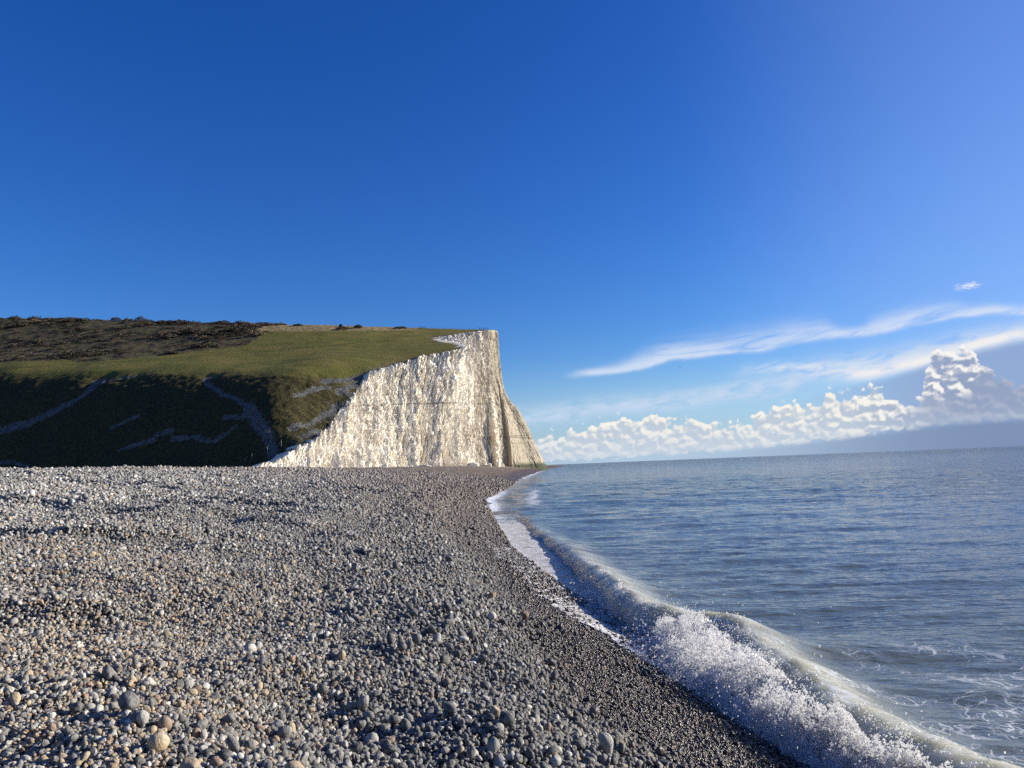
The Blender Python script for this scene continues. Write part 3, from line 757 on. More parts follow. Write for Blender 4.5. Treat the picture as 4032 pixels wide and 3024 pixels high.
CW = np.array([[atY(*q) for q in c] for c in COL])           # columns x 5 x 3
def catmull(P, t):
    """P[n,...], t in [0,n-1]"""
    n = len(P); i = np.clip(np.floor(t).astype(int), 0, n-2); f = (t-i)
    p0, p1, p2, p3 = P[np.maximum(i-1, 0)], P[i], P[i+1], P[np.minimum(i+2, n-1)]
    f = f.reshape(f.shape+(1,)*(P.ndim-1))
    return .5*((2*p1)+(-p0+p2)*f+(2*p0-5*p1+4*p2-p3)*f*f+(-p0+3*p1-3*p2+p3)*f**3)
def lin(P, t):
    n = len(P); i = np.clip(np.floor(t).astype(int), 0, n-2); f = (t-i).reshape(t.shape+(1,)*(P.ndim-1))
    return P[i]*(1-f)+P[i+1]*f
def build_cliff():
    NC = len(COL)
    # resample so that columns are evenly spaced along the foot/top
    tt = np.linspace(0, NC-1, 4000)
    Pm = lin(CW, tt).mean(1); s = np.concatenate([[0], np.cumsum(np.linalg.norm(np.diff(Pm[:, :2], axis=0), axis=1))])
    nu = 1450; nv = 250
    su = np.linspace(0, s[-1]*.80, nu); tu = np.interp(su, s, tt)
    cols = .6*lin(CW, tu)+.4*catmull(CW, tu)                                 # nu x 5 x 3
    tv = np.linspace(0, 4, nv)
    S = catmull(np.swapaxes(cols, 0, 1), tv)                   # nv x nu x 3
    S = np.swapaxes(S, 0, 1)
    topm = np.linspace(0, 1, nv)[None, :]
    U = su[:, None]+0*topm
    Z = S[:, :, 2]
    du = np.gradient(S, axis=0); dv = np.gradient(S, axis=1)
    N = np.cross(du, dv); N /= np.linalg.norm(N, axis=2)[..., None]+1e-9
    N[..., 2] *= .2
    nb = N.reshape(-1, 3)
    for ax in (0,):      # smooth normals along u so flutes do not fold
        k = np.ones(31)/31
        for j in range(3): N[:, :, j] = np.apply_along_axis(lambda a: np.convolve(np.pad(a, 15, 'edge'), k, 'valid'), 0, N[:, :, j])
    N /= np.linalg.norm(N, axis=2)[..., None]+1e-9
    hn = topm+0*U
    wx = U + 2.2*fbm(U/9, Z/14, 2.2, o=2) + .7*fbm(U/2.5, Z/5, 4.2, o=2)
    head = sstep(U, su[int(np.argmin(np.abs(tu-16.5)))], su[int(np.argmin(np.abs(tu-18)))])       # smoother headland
    amp = (1-.72*head)
    big = ridged(wx/13., Z/120+.5, o=1)-.5
    mid = ridged(wx/5.0, Z/34+1.7, o=2, rough=.5)-.5
    sml = ridged(wx/2.0, Z/9+7.7, o=2, rough=.55)-.5
    chunk = fbm(wx/1.15, Z/5.0, 5.1, o=3, rough=.62)
    wf = U + .5*fbm(U/1.5, Z/2.5, 8.8, o=2)
    fine2 = (1-np.abs(fbm(wf/.95, Z/5.5, 12.2, o=2))*3.)-.4
    facet = fbm(wx/3.4, Z/8.5, 7.7, o=2)
    chunk2 = (1-np.abs(fbm(wx/2.2+.10*Z, Z/7.5, 9.3, o=2))*2.4)-.5
    D = amp*(1.5*big + .7*mid + .7*sml + 1.15*chunk + .85*facet + .8*chunk2 + .85*fine2) + head*.25*fbm(U/3, Z/1.2, 1.1, o=3)
    # bedding ledges
    zz = Z - .035*U
    led = np.abs(((zz/4.1) % 1)-.5)*2
    D += -.30*np.exp(-((led-1)/.10)**2)*(.4+sstep(fbm(U/12, Z/4, 3.1, o=2), -.2, .3))
    # deep vertical fissures
    for tk, wd_, dp_ in ((7.3, .5, 1.4), (8.6, .45, 1.5), (9.15, .6, 2.4), (9.4, .45, 2.0), (10.3, .5, 1.6), (10.9, .4, 1.2), (12.2, .6, 1.6), (16.0, .5, 1.2)):
        uc = su[int(np.argmin(np.abs(tu-tk)))] + 1.1*fbm(Z/11, tk+0*Z, o=3)
        D -= dp_*np.exp(-((U-uc)/wd_)**2)*sstep(fbm(Z/16, tk*3+0*Z, o=2), -.35, .0)
    # foot: buttresses flare outward
    foot = np.exp(-(hn/.26)**2)*(1-head*.8)
    D += foot*(4.6*(ridged(wx/9.5, .3+Z/50, o=2)-.5)+.9)
    D *= sstep(topm, -.0, .02)*.5+.5
    D *= .6+.4*sstep(U, 0, 30)
    D *= 1-.6*sstep(hn, .975, 1.)
    S = S + N*D[..., None]
    S[..., 2] += (1.7*fbm(U/2.6, 3.3+0*U, o=3, rough=.65)*sstep(hn, .72, 1.)*sstep(-U, -150, -90) + .35*fbm(U/1.5, 7.3+0*U, o=2)*sstep(hn, .9, 1.))
    # the chalk carries on inland under the turf
    nh = N[:, -1].copy(); nh[:, 2] = 0; nh /= np.linalg.norm(nh, axis=1)[:, None]+1e-9
    tp = S[:, -1].copy()
    back = [tp-nh*a_+np.array([0, 0, -b_]) for a_, b_ in ((1.5, .15), (5., .9), (9., 4.))]
    # attributes
    f1 = Z - (27+.055*U) + 1.0*fbm(U/20, 1.1+0*U, o=2)
    flint = np.exp(-(f1/.22)**2)*sstep(fbm(U/8, 2+0*U, 3., o=2), -.3, .0)
    f2 = Z - (12+.03*U); flint = np.maximum(flint, np.exp(-(f2/.2)**2)*.35*sstep(fbm(U/5, 5+0*U, 3., o=2), -.1, .2)*(1-head))
    flint = np.maximum(flint, head*np.exp(-((Z-16.5+.02*(U-300))/.35)**2))
    i1, i2 = su[int(np.argmin(np.abs(tu-10.5)))], su[int(np.argmin(np.abs(tu-17)))]
    stain_shade = np.clip(sstep(U, i1, i2)*.75 + .3*fbm(U/10, Z/9, 6.6, o=3), 0, 1)  # patchy staining, plus the right end's weaker sunlight painted as darker tan
    brownp = np.clip(sstep(U, su[int(np.argmin(np.abs(tu-14.3)))], su[int(np.argmin(np.abs(tu-15.2)))])*sstep(-U, -su[int(np.argmin(np.abs(tu-18)))], -su[int(np.argmin(np.abs(tu-17)))])*np.exp(-((Z-52)/12.)**2)*(.6+.8*fbm(U/7, Z/9, 1.9, o=3)), 0, 1)
    re = su[int(np.argmin(np.abs(tu-12.6)))]
    brownp = np.maximum(brownp, np.exp(-((U-re)/8.)**2)*np.exp(-((Z-19)/6.)**2)*.85)
    weed = head*sstep(-Z, -5.5, -2.5)*sstep(U, su[int(np.argmin(np.abs(tu-18.2)))], su[int(np.argmin(np.abs(tu-19.2)))])
    crust = sstep(topm, .93, 1.)*(.5+.5*fbm(U/2, Z/2, 1.4, o=2))+0*U
    top = S[:, -1, :].copy(); ext = lambda q: np.concatenate([q]+[q[:, -1:]]*3, axis=1)
    V = np.concatenate([S]+[q[:, None] for q in back], axis=1).reshape(-1, 3)
    # soil lip running inland from the top edge so no gap shows
    F = grid_faces(nu, nv+3)
    me = mesh_np('chalk_cliff', V, F, False, {k: ext(v*np.ones((nu, nv))) for k, v in {'flint': flint, 'stain_shade': stain_shade, 'brown': brownp, 'weed': weed, 'crust': crust, 'head': head}.items()})
    m, b, p, out = material('chalk')
    geo = b.node('ShaderNodeNewGeometry'); P = geo.outputs['Position']
    def at(n): return b.node('ShaderNodeAttribute', attribute_name=n).outputs['Fac']
    n1 = b.noise(P, .16, 5., .6); n2 = b.noise(b.scale3(P, (1., 1., .22)), .7, 5., .6); n3 = b.noise(P, 1.4, 4., .6)
    c = b.mix(b.ss(n1, .35, .7), (.77, .725, .62, 1), (.62, .57, .47, 1))
    c = b.mix(b.ss(n2, .55, .8, 0., .5), c, (.66, .58, .42, 1))
    c = b.mix(b.mul(at('stain_shade'), b.ss(n1, .25, .65, .35, .85)), c, (.42, .365, .27, 1))
    c = b.mix(b.mul(at('head'), .95), c, (.30, .26, .19, 1))  # tan headland, its albedo also lowered to paint weaker sunlight
    c = b.mix(b.mul(at('brown'), b.ss(n3, .3, .7, .5, 1.)), c, (.22, .165, .10, 1))
    sepz = b.node('ShaderNodeSeparateXYZ'); b.put(sepz.inputs[0], P)
    lay = b.noise(b.comb(b.mul(sepz.outputs[0], .02), b.mul(sepz.outputs[1], .02), b.mul(sepz.outputs[2], 1.0)), 1.3, 4., .7)
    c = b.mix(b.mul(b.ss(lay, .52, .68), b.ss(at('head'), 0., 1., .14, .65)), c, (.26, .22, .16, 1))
    c = b.mix(b.mul(at('flint'), .6), c, (.06, .055, .05, 1))
    c = b.mix(b.mul(at('crust'), .55), c, (.42, .34, .2, 1))
    c = b.mix(at('weed'), c, (.035, .045, .02, 1))
    b.put(p.inputs['Base Color'], c); p.inputs['Roughness'].default_value = .9
    bm = b.node('ShaderNodeBump'); bm.inputs['Distance'].default_value = 1.; bm.inputs['Strength'].default_value = .6
    b.put(bm.inputs['Height'], b.mul(n3, .5)); b.put(p.inputs['Normal'], bm.outputs[0])
    link('chalk_cliff', me, m, kind='structure')
    return top, S, m
cliff_top, CLIFF, M_chalk = build_cliff()

# ------------------------------------------------------------------ down above the cliff
def tps_fit(P, z):
    n = len(P); d = np.linalg.norm(P[:, None]-P[None], axis=2)
    K_ = np.where(d > 0, d*d*np.log(d+1e-12), 0)+np.eye(n)*30.
    A = np.zeros((n+3, n+3)); A[:n, :n] = K_; A[:n, n] = 1; A[:n, n+1:] = P; A[n, :n] = 1; A[n+1:, :n] = P.T
    return np.linalg.solve(A, np.concatenate([z, [0, 0, 0]]))
hp = [tuple(q) for q in cliff_top[::36]]
def hk(px): return 1+.13*max(0, 1250-px)/1250
for px in (-600, -300, 0, 300, 600, 900, 1080):
    yb, ys_ = 1472, np.interp(px, [0, 500, 1000, 1500], [1258, 1264, 1280, 1291]); k_ = hk(px)
    if px < 0: yb += -.024*px
    B1 = atY(px, yb, 300*k_); S1_ = atY(px, ys_, 425*k_); hp.append(tuple(B1)); hp.append(tuple(S1_))
    t_ = B1*.5+S1_*.5; hp.append((t_[0], t_[1], t_[2]-1.2))
    f0 = atY(px, 1840, 257*k_); hp.append((f0[0], 257*k_, 3.4)); f1_ = atY(px, 1840, 246*k_); hp.append((f1_[0], 246*k_, 3.1))
    t_ = B1*.5+np.array([f0[0], 257*k_, 3.4])*.5; hp.append((t_[0], t_[1], t_[2]+4.2))
    t_ = B1*.86+S1_*.14; hp.append((t_[0], t_[1], t_[2]-.2))
    b1_ = atY(px, 1320, 520*k_); hp.append((b1_[0], b1_[1], S1_[2]-1.5))
hp.append(tuple(atY(1200, 1472, 305))); hp.append(tuple(atY(1350, 1468, 312)))
hp.append(tuple(atY(1250, 1283, 425))); hp.append(tuple(atY(1500, 1290, 425))); hp.append(tuple(atY(1700, 1294, 428))); hp.append(tuple(atY(1850, 1297, 432)))
hp.append(tuple(atY(1500, 1372, 365))); hp.append(tuple(atY(1150, 1380, 360)))
for x_ in (-60, -20): hp.append((x_, 520, 84)); hp.append((x_, 640, 76))
for x_ in (-700, -400, -100): hp.append((x_, 1000, 60))
HP = np.array(hp); HW = tps_fit(HP[:, :2], HP[:, 2])
def hill_base(x, y):
    sh = x.shape; Q = np.stack([x.ravel(), y.ravel()], 1); o = np.empty(len(Q))
    for i in range(0, len(Q), 40000):
        q = Q[i:i+40000]; d2 = ((q[:, None]-HP[None, :, :2])**2).sum(2)
        o[i:i+40000] = (.5*d2*np.log(d2+1e-12))@HW[:-3]+HW[-3]+q@HW[-2:]
    return o.reshape(sh)
def ray_hill(px, py):
    d = ray(px, py); Y = np.linspace(236, 640, 800); Q = np.array([0, 0, EYE])+d[None]*(Y/d[1])[:, None]
    h = hill_base(Q[:, 0], Q[:, 1]) - Q[:, 2]; k = np.argmax(h > 0)
    return (Q[k, 0], Q[k, 1])
look_scrub = {}
def pip(x, y, poly):
    ins = np.zeros(x.shape, bool); n = len(poly)
    for i in range(n):
        x1, y1 = poly[i]; x2, y2 = poly[(i+1) % n]
        if y1 == y2: continue
        c = ((y1 > y) != (y2 > y)) & (x < (x2-x1)*(y-y1)/(y2-y1)+x1); ins ^= c
    return ins
def build_hill():
    gx = np.concatenate([np.arange(-760, -430, 6.), np.arange(-430, -200, 1.1), np.arange(-200, 45, .75)])
    gy = np.concatenate([np.arange(235, 440, .75), np.arange(440, 570, 1.1), np.arange(570, 900, 8.)])
    X, Y = np.meshgrid(gx, gy, indexing='ij')
    Z = hill_base(X, Y)
    poly = [tuple(q[:2]) for q in cliff_top[::2]] + [(-10, 900), (-800, 900), (-800, 200), (cliff_top[0][0], 200)]
    # zones
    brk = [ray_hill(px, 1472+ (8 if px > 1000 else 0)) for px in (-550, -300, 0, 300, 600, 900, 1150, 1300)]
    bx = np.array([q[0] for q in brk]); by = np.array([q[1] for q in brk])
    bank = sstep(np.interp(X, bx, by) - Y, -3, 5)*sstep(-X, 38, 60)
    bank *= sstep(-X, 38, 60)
    # scrub: above a line in view
    scl = [ray_hill(px, py) for px, py in ((-550, 1465), (-300, 1455), (0, 1432), (200, 1424), (430, 1422), (700, 1395), (960, 1365), (1060, 1320), (1075, 1292))]
    sx = np.array([q[0] for q in scl]); sy = np.array([q[1] for q in scl])
    lim = np.interp(X, sx, sy, right=1500) + 3*fbm(X/14, Y/14, o=2)
    scrub = sstep(Y-lim, -2, 5)
    # straw coloured rough grass near the skyline
    st = [ray_hill(px, py) for px, py in ((1000, 1308), (1200, 1306), (1500, 1303), (1640, 1300))]
    straw = sstep(Y-np.interp(X, [q[0] for q in st], [q[1] for q in st], left=1500, right=1500)-2*fbm(X/10, Y/10, o=2), -1, 3)*(X > -400)
    de, sd, _ = seg_dist(X.ravel(), Y.ravel(), [tuple(q[:2]) for q in cliff_top[::8]]); de = de.reshape(X.shape)
    # relief: terracettes on the bank, shrubs on top
    ter = fbm(X/7., Y/1.7, 3.3, o=3, rough=.6); tuft = fbm(X/2.2, Y/1.2, 6.1, o=3, rough=.65)
    Z = Z + bank*(1.4*ter+.9*tuft) + (1-bank)*(1-scrub)*(.15*tuft+.5*fbm(X/16, Y/9, 1., o=2))*sstep(de, 0, 12)
    shr = np.clip(fbm(X/7, Y/6, 8.8, o=3, rough=.55)+.12, 0, 1)
    Z = Z + scrub*(1.1*shr + .4*fbm(X/1.8, Y/1.8, 2.8, o=3, rough=.65))
    Z = Z + straw*.6*tuft
    edge_r = sstep(-de, -7, -1)
    Z = Z + edge_r*(.5*tuft-.1)*(1-sstep(-de, -1.2, 0))
    # gully and paths of bare chalk
    def path(pts, wid):
        P = [ray_hill(*q) for q in pts]
        d, s_, _ = seg_dist(X.ravel(), Y.ravel(), P); d = d.reshape(X.shape)+.8*fbm(X/3, Y/3, 5.5, o=3)
        return sstep(-d, -wid*.8, -wid*.3), sstep(-d, -wid*2.2, 0)
    chalk = np.zeros(X.shape); cut = np.zeros(X.shape)
    for pts, wd, dp in (([(408, 1486), (372, 1496), (345, 1535), (280, 1575), (190, 1620), (120, 1655), (0, 1690), (-150, 1740)], 3.0, 1.6),
                    ([(540, 1477), (470, 1490), (400, 1505), (350, 1535)], 1.7, .4),
                    ([(850, 1480), (810, 1482), (815, 1505), (870, 1540), (930, 1565), (975, 1600)], 1.9, 1.0),
                    ([(975, 1600), (1010, 1650), (1060, 1720), (1080, 1800)], 3.8, .8),
                    ([(880, 1645), (960, 1640), (1000, 1625)], 1.6, .3),
                    ([(430, 1685), (490, 1665), (550, 1638)], 1.3, .3), ([(470, 1772), (540, 1755), (610, 1735)], 1.3, .2), ([(610, 1720), (680, 1700)], 1.6, .2),
                    ([(680, 1725), (760, 1722), (830, 1735), (890, 1715), (930, 1680)], 1.4, .3),
                    ([(1270, 1500), (1340, 1497), (1420, 1480)], 2.4, .6), ([(1330, 1540), (1400, 1515), (1440, 1500)], 2.6, .5),
                    ([(1140, 1690), (1200, 1680), (1270, 1640), (1340, 1590)], 2.0, .2), ([(1160, 1560), (1240, 1535), (1300, 1530)], 1.8, .2),
                    ([(0, 1818), (60, 1822), (110, 1838)], 1.2, .2)):
        a_, c_ = path(pts, wd); chalk = np.maximum(chalk, a_); cut = np.maximum(cut, c_*dp)
    chalk = np.maximum(chalk, bank*sstep(-de, -9, -2)*sstep(fbm(X/3.5, Y/3.5, 9.1, o=3), -.15, .2))
    # the pale nick in the cliff edge behind the promontory
    Z = Z - cut*.9
    trk, _ = path([(0, 1460), (250, 1438), (450, 1425), (700, 1410), (900, 1395), (1100, 1382), (1250, 1366), (1400, 1352)], 1.2)
    track = trk*(1-scrub)
    F = grid_faces(len(gx), len(gy))
    cx, cy = X.ravel()[F].mean(1), Y.ravel()[F].mean(1)
    # let the turf reach just past the edge line where it is high
    keep = pip(cx, cy, poly)
    F = F[keep]
    used, inv = np.unique(F, return_inverse=True); F = inv.reshape(F.shape)
    V = np.stack([X, Y, Z], -1).reshape(-1, 3)[used]
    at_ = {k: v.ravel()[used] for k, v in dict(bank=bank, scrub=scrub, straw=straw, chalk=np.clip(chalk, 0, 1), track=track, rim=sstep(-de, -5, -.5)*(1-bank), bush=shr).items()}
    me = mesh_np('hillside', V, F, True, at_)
    m, b, p, out = material('down_turf')
    geo = b.node('ShaderNodeNewGeometry'); P = geo.outputs['Position']
    def at(n): return b.node('ShaderNodeAttribute', attribute_name=n).outputs['Fac']
    n1 = b.noise(b.scale3(P, (.35, 1., 1.)), .12, 6., .62); n2 = b.noise(P, 1.3, 4., .65); n3 = b.noise(P, .45, 4., .6)
    g = b.mix(b.ss(n1, .35, .65), (.090, .094, .022, 1), (.14, .118, .035, 1))
    g = b.mix(b.ss(n3, .5, .75, 0., .6), g, (.145, .11, .045, 1))
    g = b.mix(b.ss(n2, .55, .8, 0., .7), g, (.05, .06, .018, 1))
    g = b.mix(at('bank'), g, b.mix(b.ss(n2, .3, .7), (.015, .016, .008, 1), (.075, .064, .026, 1)))  # bank turf darkened in colour to paint the shade on this slope
    sh = b.mix(b.ss(n3, .35, .65), (.040, .032, .020, 1), (.070, .058, .036, 1))
    sh = b.mix(b.ss(at('bush'), .02, .28, 1., 0.), sh, b.mix(b.ss(n2, .3, .7), (.095, .075, .042, 1), (.055, .055, .024, 1)))
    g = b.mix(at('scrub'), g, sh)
    g = b.mix(at('straw'), g, b.mix(b.ss(n2, .3, .7), (.27, .20, .11, 1), (.17, .135, .06, 1)))
    g = b.mix(b.mul(at('track'), .8), g, (.035, .04, .015, 1))
    g = b.mix(b.mul(at('rim'), .75), g, b.mix(b.ss(n2, .35, .65), (.085, .07, .035, 1), (.16, .13, .08, 1)))
    ck = b.ss(b.add(at('chalk'), b.mul(b.sub(b.noise(P, .8, 5., .7), .5), 2.4)), .4, .85)
    g = b.mix(ck, g, b.mix(b.ss(n2, .3, .7), (.03, .034, .034, 1), (.15, .15, .14, 1)))  # bare chalk, its colour lowered to paint the slope's shade
    b.put(p.inputs['Base Color'], g); p.inputs['Roughness'].default_value = .95; p.inputs['Specular IOR Level'].default_value = .1
    bm = b.node('ShaderNodeBump'); bm.inputs['Distance'].default_value = 1.; bm.inputs['Strength'].default_value = .7
    b.put(bm.inputs['Height'], b.add(b.mul(n2, .5), b.mul(b.noise(P, 4., 3., .6), .12))); b.put(p.inputs['Normal'], bm.outputs[0])
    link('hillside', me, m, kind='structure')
    look_scrub['f'] = (gx, gy, scrub)
    def look(x, y):
        i = np.clip(np.searchsorted(gx, x)-1, 0, len(gx)-2); j = np.clip(np.searchsorted(gy, y)-1, 0, len(gy)-2)
        u = (x-gx[i])/(gx[i+1]-gx[i]); v = (y-gy[j])/(gy[j+1]-gy[j])
        return float((Z[i, j]*(1-u)+Z[i+1, j]*u)*(1-v)+(Z[i, j+1]*(1-u)+Z[i+1, j+1]*u)*v)
    return look
hill_z = build_hill()


# ------------------------------------------------------------------ fences, rocks, shrubs and small things
def flat_material(name, c1, c2, scale, rough=.85):
    m, b, p, out = material(name)
    t = b.node('ShaderNodeTexCoord')
    b.put(p.inputs['Base Color'], b.mix(b.ss(b.noise(t.outputs['Object'], scale, 5., .65), .3, .7), (*c1, 1), (*c2, 1))); p.inputs['Roughness'].default_value = rough
    return m
M_wood = flat_material('weathered_wood', (.30, .26, .19), (.17, .15, .12), 5.)
M_dwood = flat_material('dark_wood', (.055, .05, .04), (.11, .095, .075), 5.)
def tube_mesh(name, pts, r0, r1, sides=7, bend=0.):
    pts = [Vector(p_) for p_ in pts]; V = []; F = []
    for i, p_ in enumerate(pts):
        d = (pts[min(i+1, len(pts)-1)]-pts[max(i-1, 0)]).normalized()
        a = d.orthogonal().normalized(); c = d.cross(a); r = r0+(r1-r0)*i/(len(pts)-1)
        for k in range(sides):
            t = 2*math.pi*k/sides; V.append(p_+a*math.cos(t)*r+c*math.sin(t)*r)
    for i in range(len(pts)-1):
        for k in range(sides): F.append((i*sides+k, i*sides+(k+1) % sides, (i+1)*sides+(k+1) % sides, (i+1)*sides+k))
    me = bpy.data.meshes.new(name)
    F2 = [tuple(f) for f in F] + [tuple(reversed(range(sides))), tuple(range((len(pts)-1)*sides, len(pts)*sides))]
    me.from_pydata([v[:] for v in V], [], F2); me.update(); return me
def empty(name, loc, label, cat, group=None):
    o = bpy.data.objects.new(name, None); C.objects.link(o); o.location = loc; o['label'] = label; o['category'] = cat
    if group: o['group'] = group
    return o
def rail_fence():
    Y = 424.
    P = [atY(px, 1298, Y) for px in (1888, 1906, 1922)]
    base = [Vector((q[0], Y, hill_z(q[0], Y))) for q in P]
    zb = min(b_.z for b_ in base)
    r = empty('rail_fence', base[0], 'short dark post and rail fence on the very brink of the clifftop', 'fence')
    for b_ in base:
        top = 1297-1289
        link('post', tube_mesh('post', [b_-base[0]+Vector((0, 0, -.5)), b_-base[0]+Vector((.03, 0, 1.55))], .11, .10), M_dwood, r)
    for hh in (.7, 1.3):
        link('rail', tube_mesh('rail', [base[0]-base[0]+Vector((-.5, 0, hh+.1)), base[1]-base[0]+Vector((0, 0, hh)), base[2]-base[0]+Vector((.4, 0, hh-.03))], .075, .075), M_dwood, r)
rail_fence()
def wire_fence():
    Y = 426.
    xs_ = [1608, 1641, 1676, 1700, 1724, 1748, 1772, 1797, 1820, 1845, 1871]
    q0 = atY(xs_[0], 1291, Y); b0_ = Vector((q0[0], Y, hill_z(q0[0], Y)))
    r = empty('wire_fence', b0_, 'line of thin spaced fence posts along the grassy skyline left of the brink', 'fence')
    pm = tube_mesh('post', [(0, 0, -.4), (.02, 0, 1.35)], .075, .06)
    tops = []
    for px in xs_:
        q = atY(px, 1291, Y); b_ = Vector((q[0], Y, hill_z(q[0], Y)))
        o = link('post', pm, M_dwood, r); o.location = b_-b0_; tops.append(b_-b0_+Vector((0, 0, 1.2)))
    for dz in (0, -.5): link('wire', tube_mesh('wire', [t+Vector((0, 0, dz)) for t in tops], .012, .012, 4), M_dwood, r)
    q = atY(1652, 1291, Y-1); g = Vector((q[0], Y-1, hill_z(q[0], Y-1)))
    r2 = empty('field_gate', g, 'small low gate in the skyline fence near its left end', 'gate')
    for dx_ in (0, 1.6, 3.0): link('gate_post', tube_mesh('gate_post', [(dx_, 0, -.3), (dx_, 0, 1.35-.15*dx_)], .09, .08), M_dwood, r2)
    for hh in (.4, .8, 1.1): link('gate_bar', tube_mesh('gate_bar', [(0, -.05, hh), (3.0, -.05, hh*.8)], .05, .05), M_dwood, r2)
wire_fence()
def toe_fence():
    pts = [(790, 1850, 9), (875, 1848, 20), (920, 1846, 20), (966, 1821, 14), (992, 1807, 18), (1054, 1779, 27), (1107, 1755, 29)]
    B_ = []
    for px, py, h in pts:
        x, y = ray_hill(px, py); B_.append((Vector((x, y, hill_z(x, y))), h*y/2912))
    b0_ = B_[0][0]
    r = empty('old_fence', b0_, 'row of bare grey fence posts climbing the shaded slope at the foot of the bank', 'fence')
    for i, (b_, h) in enumerate(B_):
        lean = [(.05, 0), (-.06, 0), (.04, 0), (.08, 0), (-.02, 0), (-.05, 0), (.03, 0)][i]
        link('post', tube_mesh('post', [b_-b0_+Vector((0, 0, -.6)), b_-b0_+Vector((lean[0]*h, lean[1], h))], .10, .085), M_wood, r)
    b_, h = B_[-1]
    x, y = ray_hill(1078, 1768); f = Vector((x, y, hill_z(x, y)))
    link('brace', tube_mesh('brace', [f-b0_, b_-b0_+Vector((-.1, -.1, h*.65))], .07, .06), M_wood, r)
toe_fence()

def rock_mesh(seed, lump=.35, sub=3):
    bm = bmesh.new(); bmesh.ops.create_icosphere(bm, subdivisions=sub, radius=1.)
    V = np.array([v.co[:] for v in bm.verts]); rs = np.random.default_rng(seed); o3 = rs.uniform(0, 40, 3)
    V = V*(1+lump*1.6*fbm(V[:, 0]*1.2+o3[0], V[:, 1]*1.2+o3[1], V[:, 2]*1.2+o3[2], o=4, rough=.6))[:, None]
    for k in range(7):
        a = rs.normal(size=3); a /= np.linalg.norm(a); e = V@a; V = V-np.outer(np.clip(e-rs.uniform(.5, .8), 0, None)*.9, a)
    for v, c in zip(bm.verts, V): v.co = c
    me = bpy.data.meshes.new('rock'); bm.to_mesh(me); bm.free(); return me
M_rock = flat_material('fallen_chalk', (.62, .58, .50), (.38, .35, .29), 2.)
M_drock = flat_material('dark_rock', (.05, .045, .04), (.12, .105, .09), 2.)
for i, (px, py, Y, wd, ht, dk, lab) in enumerate([
    (1668, 1850, 312, 6.6, 1.3, 0, 'long low slab of fallen chalk at the cliff foot below the tall central face'),
    (1862, 1848, 340, 6.0, 1.9, 0, 'chunky pale chalk block at the foot of the cliff by the deep hollow'),
    (1930, 1848, 356, 2.6, 2.0, 0, 'small upright chalk lump leaning on the narrow buttress foot'),
    (1541, 1851, 285, .95, .8, 1, 'dark boulder on the beach crest in front of the middle of the chalk face'),
    (1345, 1854, 268, .75, .7, 1, 'small dark rock against the white foot of the cliff at its left'),
    (1070, 1853, 246, 2.2, .9, 0, 'pale chalk rubble heap at the leftmost toe of the cliff'),
    (1120, 1853, 250, 1.5, .8, 0, 'rounded chalk boulder just right of the rubble heap at the toe'),
    (1420, 1853, 278, 1.0, .5, 0, 'flat chalk boulder half buried at the cliff foot left of the dark boulder')]):
    q = atY(px, py, Y); me = rock_mesh(300+i)
    o = link('boulder', me, M_drock if dk else M_rock, kind=None, label=lab, cat='boulder')
    o.location = (q[0], Y, beach_z(np.array(q[0]), np.array(float(Y)))+ht*.25); o.scale = (wd/2, wd*.35, ht*.75); o.rotation_euler = (0, 0, .3*i)

M_leaf = flat_material('gorse_leaf', (.050, .046, .022), (.028, .026, .015), .8, .9)
M_twig = flat_material('shrub_twig', (.08, .06, .045), (.05, .04, .03), 2.)
def shrub(px, py, wd, ht, seed, lab):
    x, y = ray_hill(px, py); 
    z = hill_z(x, y)
    r = empty('shrub', (x, y, z), lab, 'shrub', 'wind-cut shrubs along the skyline')
    rs = np.random.default_rng(seed); n = 900
    a = rs.uniform(0, 6.283, n); rr = np.sqrt(rs.uniform(0, 1, n)); X_ = rr*np.cos(a)*wd/2; Y_ = rr*np.sin(a)*wd*.4
    env = ht*np.sqrt(np.clip(1-rr**2, 0, 1))*(1+.45*perlin(X_/wd*4+seed, Y_/wd*4)); Z_ = env*rs.uniform(.55, 1.05, n)
    c = np.stack([X_, Y_, Z_], 1); s1 = rs.normal(size=(n, 3)); s1 /= np.linalg.norm(s1, axis=1)[:, None]; s2 = np.cross(s1, rs.normal(size=(n, 3))); s2 /= np.linalg.norm(s2, axis=1)[:, None]
    k = rs.uniform(.12, .32, n)[:, None]
    V = np.stack([c-s1*k, c+s2*k*.6, c+s1*k, c-s2*k*.6], 1).reshape(-1, 3)
    link('foliage', mesh_np('foliage', V, np.arange(4*n).reshape(n, 4), False), M_leaf, r)
    for t in range(3):
        link('stem', tube_mesh('stem', [(0, 0, -.4), ((t-1)*wd*.12, 0, ht*.4), ((t-1)*wd*.25, .1, ht*.8)], .07, .03, 5), M_twig, r)
